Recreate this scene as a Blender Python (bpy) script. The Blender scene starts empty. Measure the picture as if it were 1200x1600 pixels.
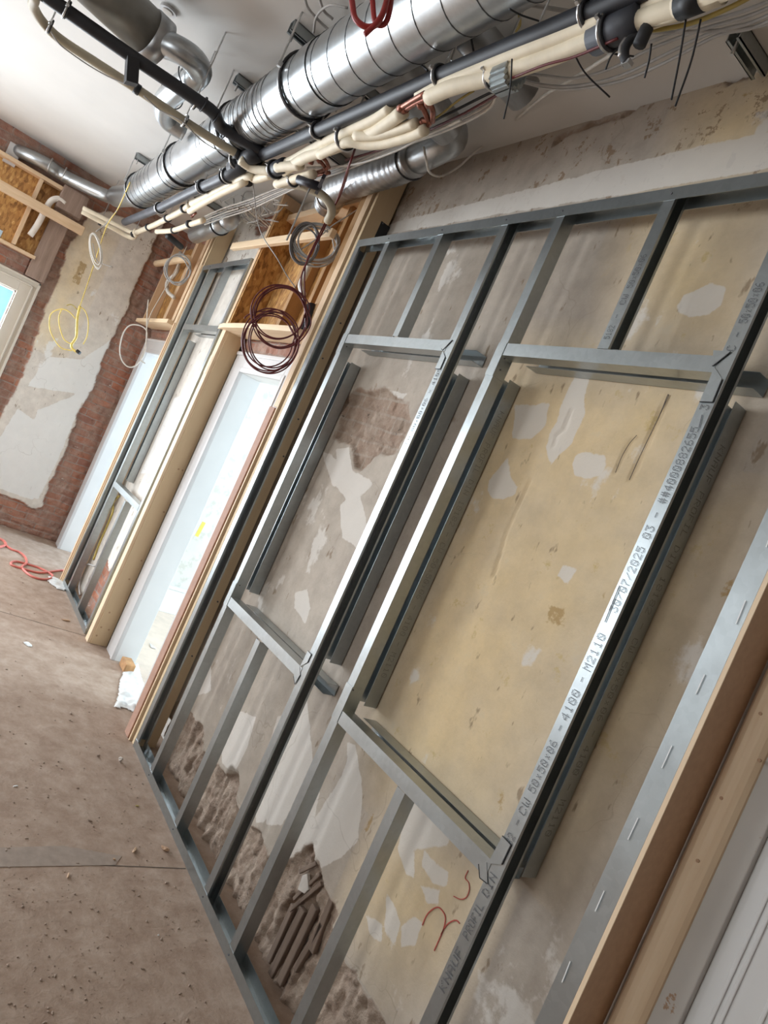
import bpy, bmesh, math, random
import numpy as np
from mathutils import Vector, Matrix

sc = bpy.context.scene
COL = sc.collection
random.seed(7)

# ------------------------------------------------------------------ camera
CAM_POS = Vector((0.0, -1.3536, 1.5))
YAW, PITCH, ROLL, FPX = math.radians(55.486), math.radians(0.352), math.radians(24.148), 1103.5
fwd = Vector((-math.sin(YAW) * math.cos(PITCH), math.cos(YAW) * math.cos(PITCH), -math.sin(PITCH)))
r0 = fwd.cross(Vector((0, 0, 1))).normalized()
u0 = r0.cross(fwd)
ROLL = -abs(ROLL) if False else ROLL
right = math.cos(ROLL) * r0 + math.sin(ROLL) * u0
up = -math.sin(ROLL) * r0 + math.cos(ROLL) * u0
cam_d = bpy.data.cameras.new('camera')
cam = bpy.data.objects.new('camera', cam_d)
COL.objects.link(cam)
cam_d.sensor_fit = 'HORIZONTAL'
cam_d.sensor_width = 36.0
cam_d.lens = 36.0 * FPX / 1200.0
cam_d.clip_start = 0.02
M3 = Matrix((right, up, -fwd)).transposed()
cam.matrix_world = Matrix.Translation(CAM_POS) @ M3.to_4x4()
sc.camera = cam

# ------------------------------------------------------------------ view, world, lights
sc.view_settings.view_transform = 'Standard'
sc.view_settings.look = 'None'
sc.view_settings.gamma = 1.0
sc.view_settings.use_curve_mapping = False
sc.view_settings.exposure = 0.12

world = bpy.data.worlds.new('daylight')
sc.world = world
world.use_nodes = True
wb = world.node_tree.nodes['Background']
wb.inputs['Color'].default_value = (0.72, 0.87, 1.0, 1)
wb.inputs['Strength'].default_value = 3.0


def area(name, loc, target, sx, sy, power, color=(1, 1, 1)):
    d = bpy.data.lights.new(name, 'AREA')
    d.shape = 'RECTANGLE'
    d.size, d.size_y, d.energy, d.color = sx, sy, power, color
    o = bpy.data.objects.new(name, d)
    COL.objects.link(o)
    o.location = loc
    o.rotation_euler = (Vector(target) - Vector(loc)).to_track_quat('-Z', 'Y').to_euler()
    return o


# daylight arriving through the windows (main room lamps stand outside their openings), plus an added third room fill
area('window_daylight_far', (-7.05, -3.15, 1.35), (-1.0, -2.0, 1.2), 1.3, 1.9, 190, (0.86, 0.93, 1.0))
area('window_daylight_far_near', (-7.6, -1.75, 1.35), (-1.0, -0.9, 1.0), 1.1, 1.4, 135, (0.86, 0.93, 1.0))
area('window_daylight_side', (-4.9, -4.55, 1.45), (-4.6, 0.0, 1.1), 1.6, 1.7, 60, (0.92, 0.96, 1.0))
area('window_daylight_side_near', (-1.4, -4.55, 1.45), (-1.2, 0.0, 1.1), 1.4, 1.6, 26, (1.0, 0.95, 0.88))
area('third_room_blue_fill', (-6.1, 2.35, 1.5), (-6.2, 0.2, 1.0), .8, 1.5, 100, (0.60, 0.80, 1.0))  # added lamp that gives the far doorway reveal its bright blue
area('window_daylight_next_room', (-3.1, 3.35, 1.6), (-4.3, 0.2, 0.9), 1.6, 1.7, 155, (0.66, 0.86, 1.0))

# ------------------------------------------------------------------ helpers
def on(px, py, ax, c):
    """a photograph pixel turned into the point where it meets the plane x, y or z = c"""
    d = fwd + right * ((px - 600) / FPX) - up * ((py - 800) / FPX)
    i = 'xyz'.index(ax)
    t = (c - CAM_POS[i]) / d[i]
    return CAM_POS + d * t


def mesh_obj(name, verts, faces, mat, parent=None, smooth=False, origin=None):
    me = bpy.data.meshes.new(name)
    if origin is None:
        if parent is not None:
            origin = parent['_o'] if '_o' in parent else (0, 0, 0)
        else:
            vs = np.array([tuple(v) for v in verts], dtype=float)
            lo, hi = vs.min(0), vs.max(0)
            origin = ((lo[0] + hi[0]) / 2, (lo[1] + hi[1]) / 2, lo[2])
    ox, oy, oz = origin
    me.from_pydata([(v[0] - ox, v[1] - oy, v[2] - oz) for v in verts], [], faces)
    me.update()
    if isinstance(mat, (list, tuple)):
        for m in mat:
            me.materials.append(m)
    else:
        me.materials.append(mat)
    if smooth:
        me.polygons.foreach_set('use_smooth', [True] * len(me.polygons))
    o = bpy.data.objects.new(name, me)
    COL.objects.link(o)
    if parent is not None:
        o.parent = parent
        po = parent['_o']
        o.location = (ox - po[0], oy - po[1], oz - po[2])
    else:
        o.location = origin
    o['_o'] = list(map(float, origin))
    return o


def tag(o, label=None, cat=None, group=None, kind=None):
    if label: o['label'] = label
    if cat: o['category'] = cat
    if group: o['group'] = group
    if kind: o['kind'] = kind
    return o


def thing(name, loc, label, cat, group=None):
    o = bpy.data.objects.new(name, None)
    o.empty_display_size = 0.05
    COL.objects.link(o)
    o.location = loc
    o['_o'] = [float(a) for a in loc]
    return tag(o, label, cat, group)


class MB:
    def __init__(s):
        s.v, s.f = [], []

    def box(s, lo, hi):
        x0, y0, z0 = lo; x1, y1, z1 = hi
        b = len(s.v)
        s.v += [(x0, y0, z0), (x1, y0, z0), (x1, y1, z0), (x0, y1, z0), (x0, y0, z1), (x1, y0, z1), (x1, y1, z1), (x0, y1, z1)]
        s.f += [tuple(b + i for i in q) for q in ((0, 3, 2, 1), (4, 5, 6, 7), (0, 1, 5, 4), (1, 2, 6, 5), (2, 3, 7, 6), (3, 0, 4, 7))]
        return s

    def bar(s, a, b, w, h, upv=(0, 0, 1)):
        a, b = Vector(a), Vector(b)
        t = (b - a).normalized()
        upv = Vector(upv)
        if abs(t.dot(upv)) > .98: upv = Vector((0, 1, 0))
        n = t.cross(upv).normalized(); m = n.cross(t)
        k = len(s.v)
        for p in (a, b):
            for i, j in ((-1, -1), (1, -1), (1, 1), (-1, 1)):
                s.v.append(tuple(p + n * (i * w / 2) + m * (j * h / 2)))
        s.f += [tuple(k + i for i in q) for q in ((0, 1, 2, 3), (7, 6, 5, 4), (0, 4, 5, 1), (1, 5, 6, 2), (2, 6, 7, 3), (3, 7, 4, 0))]
        return s

    def tube(s, pts, r, n=10, cap=True, closed=False):
        pts = [Vector(p) for p in pts]
        N = len(pts)
        rs = r if isinstance(r, (list, tuple)) else [r] * N
        k = len(s.v)
        nrm = None
        for i, p in enumerate(pts):
            if closed:
                t = pts[(i + 1) % N] - pts[i - 1]
            else:
                t = pts[min(i + 1, N - 1)] - pts[max(i - 1, 0)]
            t.normalize()
            if nrm is None:
                a = Vector((0, 0, 1)) if abs(t.z) < .9 else Vector((1, 0, 0))
                nrm = t.cross(a).normalized()
            else:
                nrm = (nrm - t * nrm.dot(t))
                if nrm.length < 1e-6: nrm = t.orthogonal()
                nrm.normalize()
            b = t.cross(nrm)
            for j in range(n):
                a = 2 * math.pi * j / n
                s.v.append(tuple(p + (nrm * math.cos(a) + b * math.sin(a)) * rs[i]))
        for i in range(N if closed else N - 1):
            i2 = (i + 1) % N
            for j in range(n):
                s.f.append((k + i * n + j, k + i * n + (j + 1) % n, k + i2 * n + (j + 1) % n, k + i2 * n + j))
        if cap and not closed:
            s.f.append(tuple(k + j for j in range(n))[::-1])
            s.f.append(tuple(k + (N - 1) * n + j for j in range(n)))
        return s

    def prism(s, poly, d):
        """poly: list of 3-D points in a plane, d: extrusion vector"""
        k = len(s.v); n = len(poly)
        s.v += [tuple(p) for p in poly] + [tuple(Vector(p) + Vector(d)) for p in poly]
        s.f.append(tuple(k + i for i in range(n)))
        s.f.append(tuple(k + n + i for i in range(n))[::-1])
        for i in range(n):
            j = (i + 1) % n
            s.f.append((k + i, k + n + i, k + n + j, k + j)[::-1])
        return s

    def build(s, name, mat, parent=None, smooth=False, bevel=0.0, origin=None):
        o = mesh_obj(name, s.v, s.f, mat, parent, smooth, origin)
        bm = bmesh.new(); bm.from_mesh(o.data)
        bmesh.ops.recalc_face_normals(bm, faces=bm.faces)
        bm.to_mesh(o.data); bm.free()
        if bevel:
            m = o.modifiers.new('bevel', 'BEVEL')
            m.width = bevel; m.segments = 2; m.limit_method = 'ANGLE'
        return o


def smooth_path(pts, step=6):
    pts = [Vector(p) for p in pts]
    if len(pts) < 3: return pts
    out = []
    P = [pts[0] * 2 - pts[1]] + pts + [pts[-1] * 2 - pts[-2]]
    for i in range(1, len(P) - 2):
        a, b, c, d = P[i - 1], P[i], P[i + 1], P[i + 2]
        for k in range(step):
            t = k / step
            out.append(0.5 * ((2 * b) + (c - a) * t + (2 * a - 5 * b + 4 * c - d) * t * t + (3 * b - a - 3 * c + d) * t ** 3))
    out.append(pts[-1])
    return out


def cable(name, pts, r, mat, label=None, cat='cable', group=None, parent=None, n=7, step=6, sm=True):
    p = smooth_path(pts, step) if sm else pts
    o = MB().tube(p, r, n).build(name, mat, parent, smooth=True)
    if label: tag(o, label, cat, group)
    return o


# ------------------------------------------------------------------ materials
class NT:
    def __init__(s, name):
        s.m = bpy.data.materials.new(name); s.m.use_nodes = True
        s.t = s.m.node_tree
        s.b = s.t.nodes['Principled BSDF']

    def n(s, typ, **kw):
        nd = s.t.nodes.new(typ)
        for k, v in kw.items():
            if k.startswith('i_'):
                key = k[2:].replace('_', ' ')
                nd.inputs[key].default_value = v
            else:
                setattr(nd, k, v)
        return nd

    def l(s, a, b): s.t.links.new(a, b)

    def mapping(s, scale=(1, 1, 1), loc=(0, 0, 0), rot=(0, 0, 0), src='Position'):
        if src == 'Position':
            g = s.n('ShaderNodeNewGeometry').outputs['Position']
        else:
            g = s.n('ShaderNodeTexCoord').outputs[src]
        mp = s.n('ShaderNodeMapping')
        mp.inputs['Scale'].default_value = scale
        mp.inputs['Location'].default_value = loc
        mp.inputs['Rotation'].default_value = rot
        s.l(g, mp.inputs['Vector'])
        return mp.outputs['Vector']

    def noise(s, scale, detail=4, rough=.55, vec=None, dist=0.0):
        nd = s.n('ShaderNodeTexNoise')
        nd.inputs['Scale'].default_value = scale
        nd.inputs['Detail'].default_value = detail
        nd.inputs['Roughness'].default_value = rough
        nd.inputs['Distortion'].default_value = dist
        s.l(vec if vec else s.mapping(), nd.inputs['Vector'])
        return nd.outputs['Fac']

    def ramp(s, fac, stops, interp='LINEAR'):
        nd = s.n('ShaderNodeValToRGB')
        nd.color_ramp.interpolation = interp
        e = nd.color_ramp.elements
        while len(e) > len(stops): e.remove(e[-1])
        while len(e) < len(stops): e.new(0.5)
        for i, (p, c) in enumerate(stops):
            e[i].position = p
            e[i].color = (c[0], c[1], c[2], 1) if isinstance(c, (tuple, list)) else (c, c, c, 1)
        s.l(fac, nd.inputs['Fac'])
        return nd.outputs['Color']

    def mix(s, fac, a, b, mode='MIX'):
        nd = s.n('ShaderNodeMix'); nd.data_type = 'RGBA'; nd.blend_type = mode
        for sock, v in ((nd.inputs[0], fac), (nd.inputs[6], a), (nd.inputs[7], b)):
            if isinstance(v, (int, float)): sock.default_value = v
            elif isinstance(v, (tuple, list)): sock.default_value = (v[0], v[1], v[2], 1)
            else: s.l(v, sock)
        return nd.outputs[2]

    def math(s, op, a, b=None, clamp=False):
        nd = s.n('ShaderNodeMath'); nd.operation = op; nd.use_clamp = clamp
        for i, v in enumerate((a, b)):
            if v is None: continue
            if isinstance(v, (int, float)): nd.inputs[i].default_value = v
            else: s.l(v, nd.inputs[i])
        return nd.outputs[0]

    def bump(s, h, strength=.3, dist=.01):
        nd = s.n('ShaderNodeBump')
        nd.inputs['Strength'].default_value = strength
        nd.inputs['Distance'].default_value = dist
        s.l(h, nd.inputs['Height'])
        s.l(nd.outputs['Normal'], s.b.inputs['Normal'])

    def out(s, color=None, rough=.7, metal=0.0, spec=None):
        if color is not None:
            if isinstance(color, (tuple, list)): s.b.inputs['Base Color'].default_value = (*color, 1)
            else: s.l(color, s.b.inputs['Base Color'])
        if isinstance(rough, (int, float)): s.b.inputs['Roughness'].default_value = rough
        else: s.l(rough, s.b.inputs['Roughness'])
        s.b.inputs['Metallic'].default_value = metal
        if spec is not None: s.b.inputs['Specular IOR Level'].default_value = spec
        return s.m


def plain(name, c, rough=.6, metal=0.0, var=.12, scale=30, spec=None):
    t = NT(name)
    f = t.noise(scale, 3)
    c2 = tuple(max(0, k * (1 - var)) for k in c); c3 = tuple(min(1, k * (1 + var)) for k in c)
    return t.out(t.ramp(f, [(.3, c2), (.7, c3)]), rough, metal, spec)


def steel(name, c=(.60, .63, .65), rough=.33):
    t = NT(name)
    v = t.n('ShaderNodeTexVoronoi'); v.inputs['Scale'].default_value = 70
    t.l(t.mapping(), v.inputs['Vector'])
    f = t.noise(9, 5)
    base = t.ramp(f, [(.3, tuple(k * .94 for k in c)), (.7, c)])
    vb = t.n('ShaderNodeRGBToBW'); t.l(v.outputs['Color'], vb.inputs[0])
    col = t.mix(.05, base, vb.outputs[0], 'OVERLAY')
    bw = t.math('MULTIPLY', f, .12)
    rg = t.math('ADD', bw, rough - .05)
    return t.out(col, rg, .92)


def wood(name, c1, c2, axis='z', scale=1.0, rough=.62, knots=True):
    t = NT(name)
    s = {'x': (1.2, 16, 16), 'y': (16, 1.2, 16), 'z': (16, 16, 1.2)}[axis]
    vec = t.mapping(tuple(k * scale for k in s))
    f = t.noise(1.6, 6, .6, vec, .6)
    g = t.noise(9, 3, .6, vec)
    col = t.ramp(f, [(.28, c2), (.5, tuple((a + b) / 2 for a, b in zip(c1, c2))), (.72, c1)])
    col = t.mix(.25, col, t.ramp(g, [(.3, c2), (.7, c1)]))
    if knots:
        k = t.n('ShaderNodeTexVoronoi'); k.inputs['Scale'].default_value = 5.0
        t.l(t.mapping({'x': (.45, 1, 1), 'y': (1, .45, 1), 'z': (1, 1, .45)}[axis]), k.inputs['Vector'])
        kk = t.ramp(k.outputs['Distance'], [(.03, 1.0), (.055, 0.0)])
        col = t.mix(kk, col, tuple(a * .35 for a in c2))
    t.bump(f, .15, .003)
    return t.out(col, rough)


def osb(name):
    t = NT(name)
    v1 = t.mapping((62, 62, 26)); v2 = t.mapping((55, 55, 24), rot=(.5, .6, .3))
    a = t.n('ShaderNodeTexVoronoi'); a.inputs['Scale'].default_value = 1; t.l(v1, a.inputs['Vector'])
    b = t.n('ShaderNodeTexVoronoi'); b.inputs['Scale'].default_value = 1; t.l(v2, b.inputs['Vector'])
    sa = t.n('ShaderNodeSeparateColor'); t.l(a.outputs['Color'], sa.inputs[0])
    sb = t.n('ShaderNodeSeparateColor'); t.l(b.outputs['Color'], sb.inputs[0])
    m = t.math('MULTIPLY', t.math('ADD', sa.outputs[0], sb.outputs[1]), .5)
    col = t.ramp(m, [(.1, (.24, .11, .03)), (.45, (.45, .22, .065)), (.8, (.60, .34, .11)), (1, (.70, .45, .18))])
    t.bump(m, .3, .004)
    return t.out(col, .6)


M = {}
M['steel'] = steel('galvanised_steel', (.42, .455, .465), .31)
M['duct'] = steel('duct_steel', (.46, .48, .49), .32)
M['flex'] = steel('duct_flex', (.42, .42, .42), .38)
M['seam'] = plain('duct_seam', (.10, .11, .12), .5, .6)
M['darkduct'] = plain('dark_duct', (.27, .255, .225), .42, .6, .2, 8)
M['ink'] = plain('black_ink', (.13, .13, .14), .7)
M['inkfaint'] = plain('faint_ink', (.20, .20, .19), .6)
M['rubber'] = plain('black_rubber', (.025, .025, .028), .65)
M['blackpipe'] = plain('black_pipe', (.018, .019, .024), .5, 0, .25, 12)
M['greypipe'] = plain('grey_pipe', (.055, .058, .07), .5, 0, .25, 12)
M['cream'] = plain('cream_foam', (.80, .70, .53), .6, 0, .07, 18)
M['beigehose'] = plain('beige_hose', (.42, .36, .26), .6, 0, .1, 14)
M['copper'] = plain('copper', (.29, .115, .08), .40, .8, .35, 60)
M['whitefoam'] = plain('white_foam', (.84, .78, .71), .55, 0, .05, 18)
M['greycable'] = plain('grey_cable', (.42, .40, .38), .55)
M['whitecable'] = plain('white_cable', (.70, .66, .60), .5)
M['redcable'] = plain('dark_red_cable', (.13, .016, .018), .42)
M['redhose'] = plain('red_hose', (.30, .018, .015), .35)
M['pinkcable'] = plain('red_floor_cable', (.72, .20, .16), .5)
M['yellow'] = plain('yellow_wire', (.80, .62, .16), .45)
M['ygreen'] = plain('olive_wire', (.42, .32, .08), .5)
M['tie'] = plain('black_tie', (.012, .012, .014), .5)
M['zinc'] = plain('zinc', (.62, .62, .62), .28, .95)
M['pine'] = wood('pine', (.80, .60, .40), (.66, .44, .26), 'z')
M['pinex'] = wood('pine_x', (.84, .66, .45), (.70, .49, .29), 'x')
M['piney'] = wood('pine_y', (.80, .60, .40), (.64, .43, .25), 'y')
M['pinepale'] = wood('pine_pale', (.83, .66, .46), (.72, .52, .33), 'z')
M['planed'] = wood('planed_post', (.74, .58, .37), (.68, .51, .31), 'z', .5)
M['batten'] = wood('batten', (.48, .27, .11), (.36, .19, .07), 'z')
M['mdf'] = plain('brown_fibreboard', (.50, .315, .195), .75, 0, .06, 60)
M['mdfred'] = plain('reddish_fibreboard', (.42, .24, .17), .75, 0, .08, 40)
M['oldwood'] = wood('old_grey_wood', (.42, .30, .24), (.22, .15, .11), 'z', 1.0, .8)
M['osb'] = osb('osb')
M['lath'] = wood('old_lath', (.29, .21, .16), (.13, .09, .065), 'z', 1.6, .85)
M['whitepaint'] = plain('white_paint', (.78, .78, .77), .45, 0, .03, 4)
M['greypaint'] = plain('pale_grey_paint', (.60, .58, .57), .5, 0, .04, 5)
M['creampaint'] = plain('cream_paint', (.66, .60, .51), .45, 0, .03, 5)
M['film'] = plain('plastic_film', (.80, .80, .78), .25, 0, .05)
M['tape'] = plain('yellow_tape', (.85, .60, .10), .5)
M['blackplastic'] = plain('black_plastic', (.02, .02, .03), .4)
M['mark'] = plain('dark_pencil', (.12, .09, .07), .8)
M['redmark'] = plain('red_marker', (.42, .07, .05), .7)
M['grit'] = plain('mortar_grit', (.36, .27, .21), .9, 0, .3, 60)
M['flake'] = plain('pale_flake', (.62, .56, .50), .8)
M['woodscrap'] = wood('scrap_wood', (.62, .42, .28), (.42, .27, .16), 'x', 1, .7, False)


def wall_material(name, base1, base2, white, upper=None, yellow=(.62, .47, .27), b1=(.32, .21, .15), b2=(.29, .22, .165), mor=(.40, .34, .28), dustc=((.25, .175, .13), (.45, .36, .285)), dst=((.34, .2), (.60, .9))):
    """attribute tone: R exposed masonry, G pale filler, B yellowed paint, A brown stain"""
    t = NT(name)
    at = t.n('ShaderNodeAttribute'); at.attribute_name = 'tone'
    sp = t.n('ShaderNodeSeparateColor'); t.l(at.outputs['Color'], sp.inputs[0])
    n1 = t.noise(2.2, 5, .6); n2 = t.noise(14, 5, .65); n3 = t.noise(60, 3, .6)
    col = t.ramp(n1, [(.3, base1), (.7, base2)])
    col = t.mix(.35, col, t.ramp(n2, [(.35, tuple(k * .8 for k in base1)), (.65, tuple(min(1, k * 1.15) for k in base2))]))
    # yellowed old paint
    yf = t.math('MULTIPLY', sp.outputs[2], t.ramp(t.noise(5, 5, .65), [(.25, .55), (.7, 1.0)]))
    ycol = t.ramp(t.noise(7, 6, .7), [(.3, yellow), (.6, tuple(min(1, k * 1.2) for k in yellow)), (.8, (.62, .53, .36))])
    col = t.mix(yf, col, ycol)
    ob = t.math('MULTIPLY', t.ramp(t.noise(8, 6, .75), [(.60, 0.0), (.66, .65)]), sp.outputs[2])
    col = t.mix(ob, col, (.50, .36, .14))
    # brown stains
    sf = t.ramp(t.math('ADD', at.outputs['Alpha'], t.math('MULTIPLY', t.math('SUBTRACT', t.noise(38, 5, .7), .5), 2.2)), [(.70, 0.0), (.95, 1.0)])
    col = t.mix(t.math('MULTIPLY', sf, .75), col, (.38, .24, .09))
    # scattered scratches and pock marks
    vk = t.mapping((30, 30, 12), rot=(0, .35, 0))
    pk = t.noise(1.0, 3, .55, vk)
    pm = t.ramp(pk, [(.66, 0.0), (.72, 1.0)])
    col = t.mix(t.math('MULTIPLY', pm, .7), col, (.22, .15, .09))
    pk2 = t.noise(1.0, 2, .5, t.mapping((13, 13, 9), rot=(0, .6, 0)))
    pz = t.n('ShaderNodeMapRange'); pz.inputs[1].default_value = 2.55; pz.inputs[2].default_value = 2.65; gz = t.n('ShaderNodeSeparateXYZ'); t.l(t.mapping(), gz.inputs[0]); t.l(gz.outputs[2], pz.inputs[0])
    up2 = t.math('MULTIPLY', pz.outputs[0], t.ramp(t.math('ADD', t.math('MULTIPLY', pk2, .5), t.math('MULTIPLY', n3, .5)), [(.585, 0.0), (.62, .8)]))
    col = t.mix(up2, col, (.26, .17, .10))
    # pale filler patches
    gp = t.math('MULTIPLY', t.math('SUBTRACT', t.noise(1.0, 4, .55, t.mapping((5, 5, 2.6), rot=(0, .25, 0))), .5), 1.05)
    wf = t.ramp(t.math('ADD', t.math('MAXIMUM', sp.outputs[1], t.math('ADD', gp, .335)), t.math('MULTIPLY', t.math('SUBTRACT', n2, .5), .30)), [(.49, 0.0), (.53, 1.0)])
    wcol = t.ramp(n1, [(.3, tuple(k * .93 for k in white)), (.7, white)])
    col = t.mix(t.math('MULTIPLY', wf, .8), col, wcol)
    # fine random hairline cracks
    cr = t.n('ShaderNodeTexVoronoi'); cr.feature = 'DISTANCE_TO_EDGE'; cr.inputs['Scale'].default_value = 2.3
    dv = t.n('ShaderNodeVectorMath'); dv.operation = 'ADD'
    nn = t.n('ShaderNodeTexNoise'); nn.inputs['Scale'].default_value = 6; t.l(t.mapping(), nn.inputs['Vector'])
    sc_ = t.n('ShaderNodeVectorMath'); sc_.operation = 'SCALE'; sc_.inputs['Scale'].default_value = .35
    t.l(nn.outputs['Color'], sc_.inputs[0]); t.l(t.mapping(), dv.inputs[0]); t.l(sc_.outputs[0], dv.inputs[1])
    t.l(dv.outputs[0], cr.inputs['Vector'])
    cf = t.math('MULTIPLY', t.ramp(cr.outputs['Distance'], [(.002, 1.0), (.006, 0.0)]), t.ramp(t.noise(1.7, 2), [(.5, 0.0), (.6, .28)]))
    col = t.mix(cf, col, (.20, .15, .10))
    # masonry where the plaster is off
    ax = t.n('ShaderNodeNewGeometry'); sx = t.n('ShaderNodeSeparateXYZ'); t.l(ax.outputs['Position'], sx.inputs[0])
    cb = t.n('ShaderNodeCombineXYZ')
    t.l(t.math('ADD', sx.outputs[0], sx.outputs[1]), cb.inputs[0]); t.l(sx.outputs[2], cb.inputs[1])
    br = t.n('ShaderNodeTexBrick')
    br.inputs['Scale'].default_value = 1.0; br.inputs['Brick Width'].default_value = .20; br.inputs['Row Height'].default_value = .062
    br.inputs['Mortar Size'].default_value = .006; br.inputs['Mortar Smooth'].default_value = .4; br.inputs['Bias'].default_value = -.1
    br.inputs['Color1'].default_value = (*b1, 1); br.inputs['Color2'].default_value = (*b2, 1); br.inputs['Mortar'].default_value = (*mor, 1)
    wv = t.n('ShaderNodeVectorMath'); wv.operation = 'ADD'
    s2 = t.n('ShaderNodeVectorMath'); s2.operation = 'SCALE'; s2.inputs['Scale'].default_value = .03
    t.l(nn.outputs['Color'], s2.inputs[0]); t.l(cb.outputs[0], wv.inputs[0]); t.l(s2.outputs[0], wv.inputs[1])
    t.l(wv.outputs[0], br.inputs['Vector'])
    dust = t.ramp(t.noise(5, 5, .65), list(dst))
    lz = t.n('ShaderNodeMapRange'); lz.inputs[1].default_value = .75; lz.inputs[2].default_value = 1.0; lz.inputs[3].default_value = .92 if name == 'patched_plaster' else 0.0; lz.inputs[4].default_value = 0.0; t.l(sx.outputs[2], lz.inputs[0])
    dust = t.math('MAXIMUM', dust, lz.outputs[0])
    bcol = t.mix(dust, br.outputs['Color'], t.ramp(t.noise(19, 5, .7), [(.3, dustc[0]), (.7, dustc[1])]))
    bcol = t.mix(t.ramp(t.noise(26, 4, .7), [(.64, 0.0), (.72, .8)]), bcol, (.05, .035, .03))
    col = t.mix(sp.outputs[0], col, bcol)
    h = t.math('ADD', t.math('MULTIPLY', n2, .4), t.math('MULTIPLY', n3, .25))
    h2 = t.math('MULTIPLY', t.math('ADD', n3, t.noise(130, 3)), sp.outputs[0])
    t.bump(t.math('ADD', h, h2), .5, .006)
    return t.out(col, .85, 0, .25)


M['wallA'] = wall_material('patched_plaster', (.41, .345, .285), (.49, .425, .355), (.70, .65, .59))
M['wallB'] = wall_material('pale_plaster', (.66, .60, .53), (.76, .71, .64), (.86, .86, .84), yellow=(.66, .52, .30), b1=(.46, .16, .085), b2=(.28, .13, .10), mor=(.33, .27, .24), dustc=((.27, .165, .125), (.46, .345, .28)), dst=((.36, .2), (.62, .93)))


t = NT('plain_plaster')
f1 = t.noise(2.0, 5, .6); f2 = t.noise(9, 6, .7)
c = t.ramp(f1, [(.3, (.60, .57, .52)), (.7, (.72, .70, .66))])
c = t.mix(t.ramp(f2, [(.52, 0.0), (.60, .55)]), c, (.47, .44, .38))
t.bump(f2, .3, .006)
M['wallP'] = t.out(c, .85, 0, .25)


M['wallD'] = plain('dark_unseen_wall', (.34, .29, .25), .9, 0, .2, 5)  # dark surface given to unseen walls to cut the bounced light


def floor_material():
    t = NT('dusty_floor')
    n1 = t.noise(1.6, 5, .6); n2 = t.noise(11, 6, .7); n3 = t.noise(70, 3)
    col = t.ramp(n1, [(.3, (.32, .225, .165)), (.7, (.42, .31, .24))])
    col = t.mix(.45, col, t.ramp(n2, [(.35, (.27, .185, .135)), (.5, (.41, .31, .24)), (.7, (.58, .475, .39))]))
    col = t.mix(t.ramp(n3, [(.66, 0.0), (.76, .4)]), col, (.20, .14, .10))
    t.bump(t.math('ADD', n2, t.math('MULTIPLY', n3, .4)), .35, .01)
    return t.out(col, .9, 0, .2)


M['floor'] = floor_material()
M['ceiling'] = plain('painted_ceiling', (.665, .64, .605), .85, 0, .035, 2.5)
M['floor2'] = plain('pale_floor_sheet', (.74, .60, .50), .7, 0, .1, 8)

# ------------------------------------------------------------------ the shell
W, F, CZ = .125, -6.70, 3.02
YB, XR = -4.25, 2.4
D1 = (-4.11, -3.49, 1.885)      # doorway 1: x0, x1, head
D2 = (-6.50, -5.80, 1.885)
TH = .12                        # wall thickness


def struct(name, mb, mat, bevel=0, smooth=False):
    o = mb.build(name, mat, None, smooth, bevel)
    return tag(o, kind='structure')


struct('floor', MB().box((F - .3, YB - .3, -.12), (XR + .3, W + TH, 0)), M['floor'])
struct('ceiling', MB().box((F - .3, YB - .3, CZ), (XR + .3, W + TH, CZ + .15)), M['ceiling'])
# wall behind the stud frames: backing pieces around the three door openings
mb = MB()
mb.box((D2[1] + .05, W + .06, 0), (D1[0] - .05, W + TH, CZ))
mb.box((D1[1] + .05, W + .06, 0), (-.66, W + TH, CZ))
mb.box((D1[0] - .05, W + .06, D1[2] + .04), (D1[1] + .05, W + TH, CZ))
mb.box((D2[0] - .05, W + .06, D2[2] + .04), (D2[1] + .05, W + TH, CZ))
mb.box((F - .3, W + .06, 0), (D2[0] - .05, W + TH, CZ))
mb.box((.36, W, 0), (XR + .3, W + TH, CZ))
mb.box((-.66, W + .0605, 2.1), (.36, W + TH, CZ))
struct('wall_back', mb, M['wallP'])
struct('wall_near', MB().box((XR, YB - .3, 0), (XR + .3, W, CZ)), M['wallD'])
# side wall opposite, with two windows
mb = MB()
ys = (YB - .3, YB)
for a, b, z0, z1 in ((F - .3, -5.7, 0, CZ), (-5.7, -4.1, 0, .6), (-5.7, -4.1, 2.3, CZ), (-4.1, -2.1, 0, CZ), (-2.1, -.7, 0, .65), (-2.1, -.7, 2.25, CZ), (-.7, XR + .3, 0, CZ)):
    mb.box((a, ys[0], z0), (b, ys[1], z1))
struct('wall_front', mb, M['wallD'])
# far wall body with two window openings (the plastered face is a relief mesh in front)
WY0, WY1, WZ0, WZ1 = -2.02, -.95, .55, 1.885
mb = MB()
for a, b, z0, z1 in ((YB - .3, -3.85, 0, CZ), (-3.85, -2.5, 0, .3), (-3.85, -2.5, 2.3, CZ), (-2.5, WY0, 0, CZ), (WY0, WY1, 0, WZ0), (WY0, WY1, WZ1, CZ), (WY1, W + .06, 0, CZ)):
    mb.box((F - .3, a, z0), (F - .031, b, z1))
struct('wall_left', mb, M['wallP'])
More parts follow.
